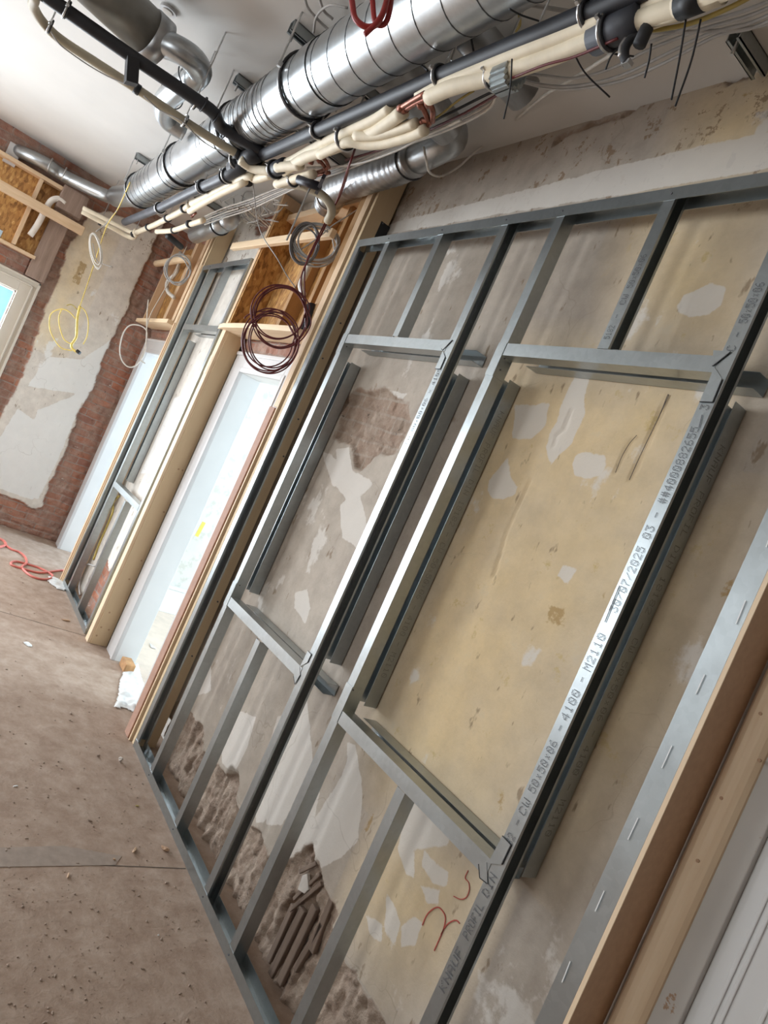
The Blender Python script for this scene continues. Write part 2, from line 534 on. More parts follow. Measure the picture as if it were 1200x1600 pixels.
# next room seen through the doorway
mb = MB()
mb.box((-5.75, W + TH, 0), (-5.45, 3.9, CZ))
struct('wall_next_room', mb, M['wallP'])
mb = MB()
for a, b, z0, z1 in ((-5.75, -3.9, 0, CZ), (-3.9, -2.3, 0, .7), (-3.9, -2.3, 2.5, CZ), (-2.3, -.2, 0, CZ)):
    mb.box((a, 3.6, z0), (b, 3.9, z1))
mb.box((-.5, W + TH, 0), (-.2, 3.9, CZ))
struct('wall_next_room_far', mb, M['whitepaint'])
struct('floor_next_room', MB().box((-5.75, W + TH, -.12), (-.2, 3.9, 0)), M['floor2'])
mb = MB().box((-7.3, W + TH, 0), (-7.0, 2.9, CZ)).box((-7.3, 2.6, 0), (-6.6, 2.9, CZ)).box((-6.6, 2.6, 0), (-5.75, 2.9, .6)).box((-6.6, 2.6, 2.4), (-5.75, 2.9, CZ))
struct('wall_third_room', mb, M['whitepaint'])
struct('floor_third_room', MB().box((-7.3, W + TH, -.12), (-5.75, 2.9, 0)), M['floor2'])
struct('ceiling_third_room', MB().box((-7.3, W + TH, CZ), (-5.75, 2.9, CZ + .15)), M['whitepaint'])
struct('ceiling_next_room', MB().box((-5.75, W + TH, CZ), (-.2, 3.9, CZ + .15)), M['whitepaint'])
mb = MB().box((-5.45, W + TH, 0), (-5.42, 3.6, .20)).box((-5.45, W + TH, .20), (-5.405, 3.6, .225))
struct('baseboard_next_room', mb, M['whitepaint'], .004)

# relief walls ---------------------------------------------------------------
_rng = np.random.RandomState(3)
_lat = _rng.rand(256, 256)


def vnoise(u, v):
    iu, iv = np.floor(u).astype(int), np.floor(v).astype(int)
    fu, fv = u - iu, v - iv
    fu = fu * fu * (3 - 2 * fu); fv = fv * fv * (3 - 2 * fv)
    g = lambda a, b: _lat[a % 256, b % 256]
    return (g(iu, iv) * (1 - fu) + g(iu + 1, iv) * fu) * (1 - fv) + (g(iu, iv + 1) * (1 - fu) + g(iu + 1, iv + 1) * fu) * fv


def fbm(u, v, o=4):
    s = 0; a = .5; t = 0
    for k in range(o):
        s = s + a * vnoise(u * 2 ** k + 17 * k, v * 2 ** k + 31 * k); t += a; a *= .55
    return s / t


def sdf(P, poly):
    """signed distance, positive inside; P (N,2), poly list of 2-D points"""
    poly = np.array(poly, float)
    lo, hi = poly.min(0) - .1, poly.max(0) + .1
    out = np.full(len(P), -1.0)
    m = (P[:, 0] > lo[0]) & (P[:, 0] < hi[0]) & (P[:, 1] > lo[1]) & (P[:, 1] < hi[1])
    Q = P[m]
    if not len(Q): return out
    d = np.full(len(Q), 9.0); ins = np.zeros(len(Q), bool)
    n = len(poly)
    for i in range(n):
        a, b = poly[i], poly[(i + 1) % n]
        e = b - a; L = max((e @ e), 1e-12)
        t = np.clip(((Q - a) @ e) / L, 0, 1)
        d = np.minimum(d, np.hypot(*(Q - a - t[:, None] * e).T))
        c = ((a[1] > Q[:, 1]) != (b[1] > Q[:, 1])) & (Q[:, 0] < (b[0] - a[0]) * (Q[:, 1] - a[1]) / ((b[1] - a[1]) if abs(b[1] - a[1]) > 1e-12 else 1e-12) + a[0])
        ins ^= c
    out[m] = np.where(ins, d, -d)
    return out


def relief_wall(name, u0, u1, z0, z1, step, axis, plane, sign, masonry, pale, yellow, stain, mat, depth=.018, cracks=(), cutout=None):
    """height-field wall; axis 'x': runs along x at y=plane, axis 'y': runs along y at x=plane. sign = direction into the wall"""
    nu, nz = int((u1 - u0) / step) + 1, int((z1 - z0) / step) + 1
    us, zs = np.linspace(u0, u1, nu), np.linspace(z0, z1, nz)
    U, Z = np.meshgrid(us, zs)
    P = np.stack([U.ravel(), Z.ravel()], 1)
    wob = (fbm(P[:, 0] * 14 + 50, P[:, 1] * 14 + 50) - .5) * .09 + (fbm(P[:, 0] * 60 + 9, P[:, 1] * 60 + 5, 2) - .5) * .012
    ms = np.full(len(P), -1.0)
    for p in masonry:
        ms = np.maximum(ms, sdf(P, p))
    mk = np.clip((ms + wob * .5) / .007 + .5, 0, 1)
    bevel = np.clip((ms + wob * .5) / .016, 0, 1)
    row = np.floor(P[:, 1] / .062)
    fz = np.abs(P[:, 1] / .062 - row - .5)
    fx = np.abs(((P[:, 0] / .2 + .5 * (row % 2)) % 1) - .5)
    joint = np.maximum(np.clip((fz - .40) / .07, 0, 1), np.clip((fx - .465) / .03, 0, 1))
    lowm = np.clip((.9 - P[:, 1]) / .2, 0, 1) if name == 'wall_right' else 0.0
    joint = joint * (1 - lowm)
    rough = (fbm(P[:, 0] * 22, P[:, 1] * 22) - .5) * .022 + (vnoise(row * 7.7 + P[:, 0] * 5, row * 3.1) - .5) * .008 + lowm * ((fbm(P[:, 0] * 26, P[:, 1] * 8 + 40) - .5) * .045 + (fbm(P[:, 0] * 70, P[:, 1] * 40 + 40, 2) - .5) * .012)
    h = (fbm(P[:, 0] * 3, P[:, 1] * 3) - .5) * .003
    for (pts, w, dp) in cracks:
        d = np.full(len(P), 9.0)
        for a, b in zip(pts[:-1], pts[1:]):
            a, b = np.array(a), np.array(b); e = b - a; L = e @ e
            t = np.clip(((P - a) @ e) / L, 0, 1)
            d = np.minimum(d, np.hypot(*(P - a - t[:, None] * e).T))
        h = h + np.clip(1 - (d + wob * .15) / w, 0, 1) * dp
    h = h + bevel * (depth + joint * .006 + rough)
    h = np.clip(h, -.0015, .052)
    edge = (P[:, 0] < us[0] + 1e-6) | (P[:, 0] > us[-1] - 1e-6)
    h[edge] = np.minimum(h[edge], .03)
    if axis == 'x':
        V = np.stack([P[:, 0], plane + sign * h, P[:, 1]], 1)
    else:
        V = np.stack([plane + sign * h, P[:, 0], P[:, 1]], 1)
    idx = np.arange(len(P)).reshape(nz, nu)
    a, b, c, d = idx[:-1, :-1].ravel(), idx[:-1, 1:].ravel(), idx[1:, 1:].ravel(), idx[1:, :-1].ravel()
    if axis == 'x':
        quads = np.stack([a, b, c, d], 1)
    else:
        quads = np.stack([a, b, c, d], 1)
    me = bpy.data.meshes.new(name)
    me.vertices.add(len(V)); me.vertices.foreach_set('co', V.astype(np.float32).ravel())
    me.loops.add(quads.size); me.loops.foreach_set('vertex_index', quads.ravel().astype(np.int32))
    me.polygons.add(len(quads)); me.polygons.foreach_set('loop_start', np.arange(0, quads.size, 4, dtype=np.int32))
    me.update(calc_edges=True); me.validate()
    me.polygons.foreach_set('use_smooth', [True] * len(me.polygons))

    def soft(polys, k):
        s = np.full(len(P), -1.0)
        for p in polys: s = np.maximum(s, sdf(P, p))
        return np.clip(.5 + s / k, 0, 1)
    tone = np.stack([mk, soft(pale, .10), np.clip(soft(yellow, .5) * 1.6 - .3, 0, 1), soft(stain, .022) * (1 if stain else 0)], 1)
    ca = me.color_attributes.new('tone', 'FLOAT_COLOR', 'POINT')
    ca.data.foreach_set('color', tone.astype(np.float32).ravel())
    me.materials.append(mat)
    o = bpy.data.objects.new(name, me); COL.objects.link(o)
    return tag(o, kind='structure')


def wp(pts, s=1.0, ox=0, oy=0, ax='y', c=W):
    """pixel outline in a crop -> wall-plane coordinates"""
    out = []
    for x, y in pts:
        p = on(x / s + ox, y / s + oy, ax, c)
        out.append((p.x if ax == 'y' else p.y, p.z))
    return out


hole = wp([(370, 240), (380, 285), (410, 290), (480, 290), (560, 320), (640, 350), (700, 410), (718, 500), (720, 600), (700, 680), (660, 780), (590, 890), (520, 925), (450, 920), (400, 940), (330, 990), (265, 1045), (200, 1025), (180, 920), (150, 820), (80, 800), (20, 760), (5, 720), (40, 650), (45, 580), (80, 480), (110, 400), (160, 330), (240, 290), (320, 295), (360, 280)], 6, 520, 560)
low = wp([(190, 60), (270, 30), (310, 55), (350, 100), (355, 180), (350, 220), (380, 260), (430, 290), (455, 330), (480, 310), (520, 335), (525, 380), (505, 450), (520, 520), (560, 545), (590, 575), (625, 600), (630, 650), (650, 700), (690, 740), (740, 745), (770, 720), (820, 655), (860, 665), (870, 730), (905, 770), (925, 850), (945, 890), (975, 925), (975, 980), (960, 1040), (1000, 1180), (1060, 1260), (1110, 1350), (1180, 1440), (1300, 1700), (900, 2100)], 3, 200, 1100)
lowpoly = low + [(-1.2, -.3), (-3.85, -.3), (-3.85, .45)]
topedge = wp([(50, 780), (60, 745), (120, 705), (200, 680), (250, 650), (330, 630), (380, 625), (440, 600), (500, 557), (520, 566), (460, 612), (390, 645), (320, 655), (260, 672), (200, 712), (130, 730), (90, 760)], 3.43, 850, 0)
topedge2 = wp([(880, 475), (960, 440), (1030, 410), (1110, 398), (1100, 412), (1030, 424), (960, 455), (900, 478)], 3.43, 850, 0)
pale = [
    wp([(960, 1060), (975, 910), (1140, 900), (1120, 1000), (1050, 1075)], 3, 480, 330),
    wp([(250, 190), (375, 200), (360, 300), (320, 440), (330, 560), (300, 650), (240, 760), (200, 870), (100, 950), (0, 1080), (-40, 900), (0, 770), (60, 650), (120, 450), (180, 330)], 6, 860, 550),
    wp([(200, 1050), (230, 960), (350, 930), (520, 960), (520, 1060), (480, 1170), (330, 1200), (220, 1150)], 6, 860, 550),
    wp([(390, 450), (410, 620), (480, 740), (460, 820), (350, 860), (230, 850), (190, 780), (200, 680), (290, 570)], 6.15, 730, 640),
    wp([(540, 30), (760, 0), (700, 100), (640, 290), (430, 280), (440, 210)], 6.15, 730, 640),
    wp([(770, 690), (800, 630), (940, 570), (1000, 600), (980, 680), (920, 730), (830, 740), (780, 710)], 3, 800, 250),
    wp([(250, 250), (260, 60), (330, 80), (390, 400), (400, 600), (350, 1000), (200, 1150), (0, 1250), (-150, 1100), (-60, 800), (60, 600), (170, 420)], 6, 500, 1150),
    wp([(380, 440), (430, 440), (445, 540), (440, 670), (400, 650), (365, 530)], 3, 500, 1150),
    wp([(490, 540), (540, 600), (600, 640), (590, 700), (530, 690), (480, 610)], 3, 500, 1150),
    wp([(310, 730), (350, 790), (380, 880), (350, 980), (300, 920)], 3, 500, 1150),
    wp([(210, 830), (290, 880), (290, 970), (230, 930)], 3, 500, 1150),
    wp([(470, 700), (560, 720), (560, 800), (500, 790)], 3, 500, 1150),
    wp([(380, 890), (440, 850), (480, 880), (450, 980), (380, 990)], 3, 500, 1150),
    wp([(500, 300), (700, 330), (620, 420), (520, 470), (420, 460), (440, 370)], 6, 520, 560),
    wp([(30, 850), (150, 830), (190, 1050), (330, 1130), (380, 1180), (250, 1300), (120, 1330), (40, 1200)], 6, 520, 560),
    wp([(395, 230), (450, 210), (465, 300), (440, 370), (390, 300)], 3, 330, 850),
    wp([(530, 790), (560, 760), (575, 830), (560, 860), (535, 840)]),
    wp([(520, 760), (500, 700), (530, 720), (545, 770)]),
    wp([(870, 900), (880, 880), (900, 890), (885, 915)]),
    wp([(940, 50), (1010, 60), (1010, 180), (960, 240), (900, 220)], 3, 330, 850),
    wp([(270, 950), (330, 960), (330, 1080), (260, 1100)]),
    wp([(610, 1270), (650, 1210), (720, 1250), (700, 1320), (640, 1330)]),
    wp([(430, 1130), (480, 1090), (490, 1200), (440, 1290), (415, 1290)]),
    wp([(590, 420), (640, 300), (660, 200), (700, 60), (760, 40), (800, 0), (830, 60), (760, 250), (700, 400), (640, 560), (600, 560)], 3, 200, 1100),
    wp([(440, 200), (520, 30), (600, 60), (560, 200), (500, 330), (440, 280)], 3, 200, 1100),
    wp([(720, 740), (760, 640), (830, 470), (860, 300), (900, 200), (900, 420), (850, 640), (780, 760)], 3, 200, 1100),
    wp([(560, 362), (700, 326), (800, 302), (1000, 250), (1210, 203), (1210, 262), (1000, 300), (800, 332), (562, 374)]),
    wp([(1020, 1340), (1060, 1290), (1060, 1400), (980, 1500), (960, 1480)]),
]
yel = [wp([(800, 560), (1140, 560), (1040, 850), (880, 1130), (760, 1300), (600, 1230), (590, 1090), (660, 900), (740, 700)]),
       wp([(780, 880), (930, 860), (900, 1000), (800, 1120), (650, 1150), (690, 980)]),
       wp([(1000, 330), (1180, 300), (1150, 520), (980, 540)]),
       wp([(1040, 860), (1130, 800), (1020, 1120), (900, 1280), (850, 1330), (930, 1100)]),
       wp([(1090, 160), (1240, 90), (1240, 240), (1080, 270)]),
       wp([(620, 1270), (760, 1380), (700, 1500), (600, 1500), (560, 1400)])]
stain = [wp([(855, 940), (885, 950), (885, 985), (850, 975)]),
         wp([(1120, 915), (1150, 900), (1150, 935), (1125, 935)]),
         wp([(1075, 1000), (1085, 1000), (1080, 1025), (1062, 1022)]),
         wp([(400, 880), (460, 780), (500, 700), (530, 740), (470, 850), (440, 950)], 6, 500, 1150),
         wp([(1075, 165), (1088, 150), (1085, 165), (1075, 170)]),
         wp([(1155, 150), (1180, 135), (1178, 150), (1160, 158)]),
         wp([(935, 930), (950, 920), (945, 945)]),
         wp([(780, 1240), (790, 1230), (785, 1275), (770, 1280)])]
cracks = [
    (wp([(1105, 390), (1060, 500), (960, 720), (850, 970), (740, 1200)], 6, 860, 550), .006, .006),
    (wp([(1000, 0), (930, 200), (860, 240), (830, 350)], 6.15, 730, 640), .007, .007),
    (wp([(600, 680), (520, 860), (440, 1030), (370, 1180), (320, 1380), (250, 1600)], 6.15, 730, 640), .006, .006),
    (wp([(770, 820), (690, 950), (610, 1130)], 6, 860, 550), .006, .005),
    (wp([(450, 600), (400, 750), (340, 900), (300, 960)], 5.33, 400, 1300), .012, .02),
    (wp([(540, 680), (500, 800), (420, 970), (350, 1130), (250, 1300)], 5.33, 400, 1300), .012, .02),
    (wp([(330, 560), (270, 700), (200, 860), (120, 1060)], 5.33, 400, 1300), .012, .02),
    (wp([(480, 330), (500, 350)], 3, 200, 1100), .03, .04),
    (wp([(450, 230), (440, 420), (330, 540), (200, 640)], 5.33, 400, 1300), .016, .022),
]
relief_wall('wall_right', -3.12, -.60, 0, CZ, .0075, 'x', W, 1, [hole, lowpoly, topedge, topedge2], pale, yel, stain, M['wallA'], .017, cracks)

# old timber laths showing through the broken plaster
lc = lambda q: on(400 + q[0] / 5.33, 1300 + q[1] / 5.33, 'y', W + .012)
for k, (a, b, w_) in enumerate((((400, 640), (60, 1330), .030), ((500, 620), (200, 1260), .030), ((560, 760), (330, 1150), .022), ((640, 560), (470, 1000), .024), ((320, 610), (110, 1080), .024))):
    struct('trim_lath_%d' % (k + 1), MB().bar(lc(a), lc(b), w_, .016, (0, 1, 0)), M['lath'], .003)
for k, (a, b, w_) in enumerate((((300, 650), (560, 430), .014), ((330, 560), (550, 350), .012), ((380, 330), (520, 260), .014))):
    struct('trim_lath_%d' % (k + 6), MB().bar(lc(a) + Vector((0, -.006, 0)), lc(b) + Vector((0, -.006, 0)), w_, .010, (0, 1, 0)), M['lath'], .002)
struct('trim_plaster_scrap', MB().prism([tuple(on(400 + x / 5.33, 1300 + y / 5.33, 'y', W - .002)) for x, y in ((345, 480), (385, 360), (425, 345), (435, 480), (400, 515))], (0, .012, 0)), M['flake'], .002)
midlow = wp([(590, 1600), (600, 1200), (620, 1130), (680, 1180), (700, 1260), (640, 1300), (600, 1420)], 4, 0, 600)
relief_wall('wall_middle', -5.80, -4.335, 0, CZ, .015, 'x', W, 1,
            [[(-5.3, 0), (-5.28, .28), (-5.1, .36), (-4.95, .30), (-4.8, .42), (-4.62, .3), (-4.5, .2), (-4.4, 0)],
             [(-5.0, 2.86), (-4.7, 2.9), (-4.5, 2.84), (-4.4, 2.95), (-4.4, 3.05), (-5.2, 3.05)]],
            [[(-5.2, 1.0), (-4.7, 1.1), (-4.8, 1.7), (-5.2, 1.6)], [(-4.95, 2.2), (-4.5, 2.2), (-4.5, 2.6), (-4.9, 2.5)], [(-4.5, 2.6), (-4.1, 2.65), (-4.15, 3.0), (-4.6, 2.95)]],
            [[(-5.1, 1.2), (-4.7, 1.0), (-4.7, 1.4), (-5.0, 1.5)]], [[(-4.75, .55), (-4.7, .5), (-4.68, .56)]], M['wallB'], .02)
# above doorway 1: brick lintel strip and plaster
relief_wall('wall_over_doorway', -4.335, -3.12, 2.0, 2.105, .012, 'x', W, 1, [[(-4.5, 1.9), (-3.0, 1.9), (-3.0, 2.16), (-4.5, 2.16)]], [], [], [], M['wallB'], .012)
relief_wall('wall_above_bulkhead', -4.335, -3.12, 2.91, CZ, .012, 'x', W, 1, [], [[(-4.2, 2.7), (-3.3, 2.7), (-3.3, 3.1), (-4.2, 3.1)]], [], [], M['wallB'], .012)
relief_wall('wall_over_far_doorway', F - .03, -5.80, 2.0, CZ, .015, 'x', W, 1, [[(-7, 1.9), (-5.7, 1.9), (-5.7, 3.1), (-7, 3.1)]], [], [], [], M['wallB'], .012)
relief_wall('wall_beside_far_doorway', F - .03, -6.5, 0, 2.0, .015, 'x', W, 1, [[(-7, -.1), (-6.4, -.1), (-6.4, 2.1), (-7, 2.1)]], [], [], [], M['wallB'], .012)

# far wall
fp = lambda pts, s=1, ox=0, oy=0: wp(pts, s, ox, oy, 'x', F)
edgeL = fp([(125, 360), (118, 372), (105, 392), (98, 410), (88, 440), (80, 465), (70, 488), (58, 520), (48, 555), (35, 585), (22, 615), (5, 640)])
strip = [(.2, -.1), (-.20, -.1), (-.19, .20), (-.115, .262), (-.13, .5), (-.12, .83), (-.15, 1.1), (-.13, 1.5), (-.16, 1.7), (-.13, 2.1), (-.15, 2.4), (-.155, 2.74), (-.13, 3.1), (.2, 3.1)]
bottom = [(.2, -.1), (-1.3, -.1), (-1.3, .20), (-.9, .23), (-.7, .27), (-.45, .255), (-.3, .27), (-.18, .235), (.2, .24)]
left = [(y, z) for y, z in edgeL] + [(-.70, .26), (-.72, .2), (-1.3, .2), (-1.3, 3.1), (-.73, 3.1), (-.70, 2.8)]
topbr = [(-1.6, 2.6), (-.74, 2.6), (-.70, 2.75), (-.55, 2.83), (-.2, 2.86), (-.1, 3.1), (-1.6, 3.1)]
relief_wall('wall_far', -.955, W + .03, 0, CZ, .010, 'y', F, -1, [strip, bottom, left, topbr],
            [fp([(55, 590), (130, 560), (190, 520), (170, 640), (140, 640), (100, 600)]), fp([(10, 760), (60, 640), (110, 620), (140, 600), (90, 720), (60, 780)]), [(-.68, .3), (-.2, .3), (-.25, .9), (-.6, 1.0)], [(-.6, 1.2), (-.25, 1.3), (-.3, 1.6), (-.55, 1.5)]],
            [[(-.72, 1.6), (-.5, 1.6), (-.5, 2.6), (-.72, 2.6)]], [[(-.62, 2.15), (-.55, 2.15), (-.55, 2.35), (-.62, 2.35)]], M['wallB'], .020)
relief_wall('wall_far_lintel', -2.6, -.955, 1.96, CZ, .015, 'y', F, -1, [[(-3, 1.8), (-.8, 1.8), (-.8, 3.2), (-3, 3.2)]], [], [], [], M['wallB'], .014)

# ------------------------------------------------------------------ door linings and window
def casing(name, x0, x1, z1, wl, wr, zt, mat):
    """flat casing round an opening x0..x1 in the wall plane"""
    mb = MB()
    mb.box((x0 - wl, W - .018, 0), (x0, W + .002, zt)); mb.box((x0 - .03, W - .024, 0), (x0, W - .016, z1 + .03))
    mb.box((x1, W - .018, 0), (x1 + wr, W + .002, zt)); mb.box((x1, W - .024, 0), (x1 + .03, W - .016, z1 + .03))
    mb.box((x0, W - .018, z1), (x1, W + .002, zt)); mb.box((x0, W - .024, z1), (x1, W - .016, z1 + .03))
    mb.box((x0 - wl, W - .026, zt - .022), (x1 + wr, W - .016, zt))
    return struct(name, mb, mat, .003)


casing('trim_1', D1[0], D1[1], D1[2], .165, .17, 2.01, M['greypaint'])
mb = MB()
mb.box((D1[0] - .05, W, 0), (D1[0], W + TH + .006, D1[2] + .04)).box((D1[1], W, 0), (D1[1] + .05, W + TH + .006, D1[2] + .04)).box((D1[0], W, D1[2]), (D1[1], W + TH + .006, D1[2] + .04))
struct('door_1', mb, M['whitepaint'], .002)
casing('trim_2', D2[0], D2[1], D2[2], .16, .10, 2.01, M['greypaint'])
mb = MB()
mb.box((D2[0] - .05, W, 0), (D2[0], W + TH + .02, D2[2] + .04)).box((D2[1], W, 0), (D2[1] + .05, W + TH + .02, D2[2] + .04)).box((D2[0], W, D2[2]), (D2[1], W + TH + .02, D2[2] + .04))
struct('door_2', mb, M['whitepaint'], .002)
# white door and flaking casing at the near right edge
mb = MB().box((-.575, W + .012, 0.0), (.36, W + .055, 2.1))
for xx in (-.54, -.525, -.47):
    mb.box((xx, W + .008, 0.0), (xx + .008, W + .012, 2.1))
struct('door_3', mb, M['whitepaint'], .002)
t = NT('flaking_white_paint')
f = t.ramp(t.noise(11, 5, .7), [(.62, 0.0), (.645, 1.0)])
t.m.name = 'flaking_white_paint'
M['flaking'] = t.out(t.mix(f, t.ramp(t.noise(3, 3), [(.3, (.50, .47, .43)), (.7, (.58, .55, .51))]), (.38, .25, .16)), .6)
struct('trim_3', MB().box((-.66, W - .004, 0), (-.575, W + .06, 2.1)), M['flaking'], .003)

# far window: casing, sash, pane
mb = MB()
cy0, cy1 = WY1, -.81
mb.box((F - .02, WY1, .35), (F + .022, cy1, 2.02)).box((F - .02, WY0 - .14, .35), (F + .022, WY0, 2.02)).box((F - .02, WY0, WZ1), (F + .022, WY1, 2.02)).box((F - .02, WY0, .35), (F + .022, WY1, WZ0))
for a, w in ((.0, .018), (.045, .012)):
    mb.box((F + .02, cy1 - a - w, .35), (F + .036, cy1 - a, 2.02 - a)).box((F + .02, WY0 - .14 + a, 2.02 - a - w), (F + .036, cy1 - a, 2.02 - a))
win = struct('window_1', mb, M['creampaint'], .003)
wo = [float(v) for v in win['_o']]
mb = MB().box((F - .06, WY1 - .012, WZ0), (F - .02, WY1, WZ1)).box((F - .06, WY0, WZ1 - .012), (F - .02, WY1, WZ1)).box((F - .06, WY0, WZ0), (F - .02, WY1, WZ0 + .03)).box((F - .06, WY0, WZ0), (F - .02, WY0 + .03, WZ1))
mb.build('window_frame', M['whitepaint'], win)
gm = NT('window_glass')
tr = gm.n('ShaderNodeBsdfTransparent'); gl = gm.n('ShaderNodeBsdfGlossy'); gl.inputs['Roughness'].default_value = .02
mx = gm.n('ShaderNodeMixShader'); mx.inputs[0].default_value = .07
gm.l(tr.outputs[0], mx.inputs[1]); gm.l(gl.outputs[0], mx.inputs[2]); gm.l(mx.outputs[0], gm.t.nodes['Material Output'].inputs['Surface'])
MB().box((F - .045, WY0, WZ0), (F - .041, WY1, WZ1)).build('pane', gm.m, win)
for i, (lo, hi) in enumerate((((F - .1, -3.85, .3), (F - .06, -2.5, 2.3)),)):
    mb = MB().box(lo, (hi[0], lo[1] + .06, hi[2])).box((lo[0], hi[1] - .06, lo[2]), hi).box(lo, (hi[0], hi[1], lo[2] + .06)).box((lo[0], lo[1], hi[2] - .06), hi).box((lo[0], -3.08, .3), (hi[0], -3.02, 2.3))
    struct('window_2', mb, M['whitepaint'])
mb = MB()
for x0, x1, z0, z1 in ((-5.7, -4.1, .6, 2.3), (-2.1, -.7, .65, 2.25)):
    mb.box((x0, YB - .12, z0), (x0 + .06, YB - .06, z1)).box((x1 - .06, YB - .12, z0), (x1, YB - .06, z1)).box((x0, YB - .12, z0), (x1, YB - .06, z0 + .06)).box((x0, YB - .12, z1 - .06), (x1, YB - .06, z1)).box(((x0 + x1) / 2 - .03, YB - .12, z0), ((x0 + x1) / 2 + .03, YB - .06, z1))
struct('window_3', mb, M['whitepaint'])
# the building across the street, seen through the far window
bd = thing('building', (-14, -3.2, 0), 'pale blue building outside seen through the corner of the far window', 'building')
MB().box((-14.3, -4.4, 0), (-14, -.2, 2.6)).build('wall', plain('blue_facade', (.22, .38, .62), .6, 0, .2, 2), bd)
for k in range(3):
    MB().box((-14, -1.6 - .5 * k, 1.6), (-13.97, -1.35 - .5 * k, 2.2)).build('window', M['whitepaint'], bd)
for k, yy in enumerate((-1.35, -1.75, -2.1)):
    MB().bar((-13.6, yy, 0), (-13.6, yy + .1, 5.0), .03, .03).build('scaffold_pole', M['blackpipe'], bd)

# ------------------------------------------------------------------ dot-matrix print
GL = {'0': '0E11191513110E', '1': '040C040404040E', '2': '0E11010204081F', '3': '1F02040201110E', '4': '02060A121F0202', '5': '1F101E0101110E', '6': '0608101E11110E', '7': '1F010204080808', '8': '0E11110E11110E', '9': '0E11110F01020C',
      'K': '11121418141211', 'N': '11111915131111', 'A': '0E11111F111111', 'U': '1111111111110E', 'F': '1F10101E101010', 'P': '1E11111E101010', 'R': '1E11111E141211', 'O': '0E11111111110E', 'I': '0E04040404040E', 'L': '1010101010101F',
      'D': '1C12111111121C', 'C': '0E11101010110E', 'W': '1111111515150A', 'M': '111B1515111111', 'x': '00000A04040A00', '-': '0000001F000000', '/': '00010204081000', '#': '0A0A1F0A1F0A0A', ' ': '00000000000000'}


def dot_print(parent, text, x, zs, ze, w, y, facing='-y', flip=False, name='printed_text', mat='ink'):
    """dot-matrix text climbing a vertical profile from zs to ze, letters w wide across the face"""
    mb = MB(); n = len(text)
    L = ze - zs
    pitch = L / n
    dots = 0
    for i, ch in enumerate(text):
        g = GL[ch]
        for r in range(7):
            bits = int(g[2 * r:2 * r + 2], 16)
            for c in range(5):
                if bits >> (4 - c) & 1:
                    along = zs + (i + (c + .5) / 6.2) * pitch if not flip else ze - (i + (c + .5) / 6.2) * pitch
                    ac = (r - 3) / 7 * w
                    ac = ac if not flip else -ac
                    s1, s2 = w / 7 * .29, abs(pitch) / 6.2 * .31
                    if facing == '-y':
                        mb.box((x + ac - s1, y - .0006, along - s2), (x + ac + s1, y + .0002, along + s2))
                    else:
                        mb.box((x - .0002, y + ac - s1, along - s2), (x + .0006, y + ac + s1, along + s2))
    return mb.build(name, M[mat], parent)


# ------------------------------------------------------------------ steel frames
T = .0012
FW, FD = .037, .05


def cstud(x, z0, z1, parent, name='stud', opening=1, y0=0.0014, fw=FW, fd=FD - .0028, mat=None, lip=.008):
    """C profile: front flange at y0, web on the side away from the opening"""
    mb = MB(); x1 = x + fw; y1 = y0 + fd
    mb.box((x, y0, z0), (x1, y0 + T, z1)); mb.box((x, y1 - T, z0), (x1, y1, z1))
    wx = x if opening > 0 else x1 - T
    mb.box((wx, y0 + T, z0), (wx + T, y1 - T, z1))
    lx = x1 - T if opening > 0 else x
    if lip:
        mb.box((lx, y0 + T, z0), (lx + T, y0 + lip, z1)); mb.box((lx, y1 - lip, z0), (lx + T, y1 - T, z1))
    return mb.build(name, mat or M['steel'], parent)


def htrack(x0, x1, z, parent, name, web, y0=0.0, fd=FD, h=.040, mat=None, extra=None):
    """U profile lying along x; web 'top' or 'bottom' at height range z..z+h"""
    mb = MB(); y1 = y0 + fd; z1 = z + h
    mb.box((x0, y0, z), (x1, y0 + T, z1)); mb.box((x0, y1 - T, z), (x1, y1, z1))
    wz = z1 - T if web == 'top' else z
    mb.box((x0, y0 + T, wz), (x1, y1 - T, wz + T))
    if extra:
        for p in extra:
            mb.prism([(q.x, y0 - .0012, q.z) for q in p], (0, .0012, 0))
    o = mb.build(name, mat or M['steel'], parent)
    for p in (extra or []):
        q = [Vector((v.x, y0 - .0014, v.z)) for v in p[1:4]]
        MB().bar(q[0], q[1], .0022, .0006, (0, 1, 0)).bar(q[1], q[2], .0022, .0006, (0, 1, 0)).build('pen_shadow_line', M['tie'], o)  # dark bars draw both pen lines and the shadow along tab edges
    return o


def screws(parent, pts, facing='-y', r=.003):
    for p in pts:
        a = Vector(p)
        b = a + (Vector((0, -.0025, 0)) if facing == '-y' else Vector((.0025, 0, 0)))
        MB().tube([a, b], r, 8).build('screw', M['ink'], parent, smooth=False)


H = 2.589
S1, S2, S4, S5, S7, S8 = -3.076, -2.808, -2.034, -1.768, -1.004, -.759
HZ, SZ = 2.080, .830
fr = thing('metal_stud_frame', (-1.9, 0, 0), 'long near galvanised stud frame with two tall openings, right of the open doorway', 'stud frame')
htrack(S1, S8 + .05, H - .037, fr, 'top_track', 'top', h=.037)
bt = htrack(S1, S8 + .05, .0005, fr, 'floor_track', 'bottom', h=.037)
cstud(S1, .037, H - .037, fr, 'end_stud', 1)
s2 = cstud(S2, .0015, H - .0015, fr, 'stud', -1)
cstud(-2.412, HZ + .042, H - .0015, fr, 'cripple_stud', -1)
cstud(-2.418, .0015, SZ - .002, fr, 'cripple_stud', -1)
s4 = cstud(S4, .0015, H - .0015, fr, 'stud', 1)
s5 = cstud(S5, .0015, H - .0015, fr, 'stud', -1)
cstud(-1.378, .0015, SZ - .002, fr, 'cripple_stud', -1)
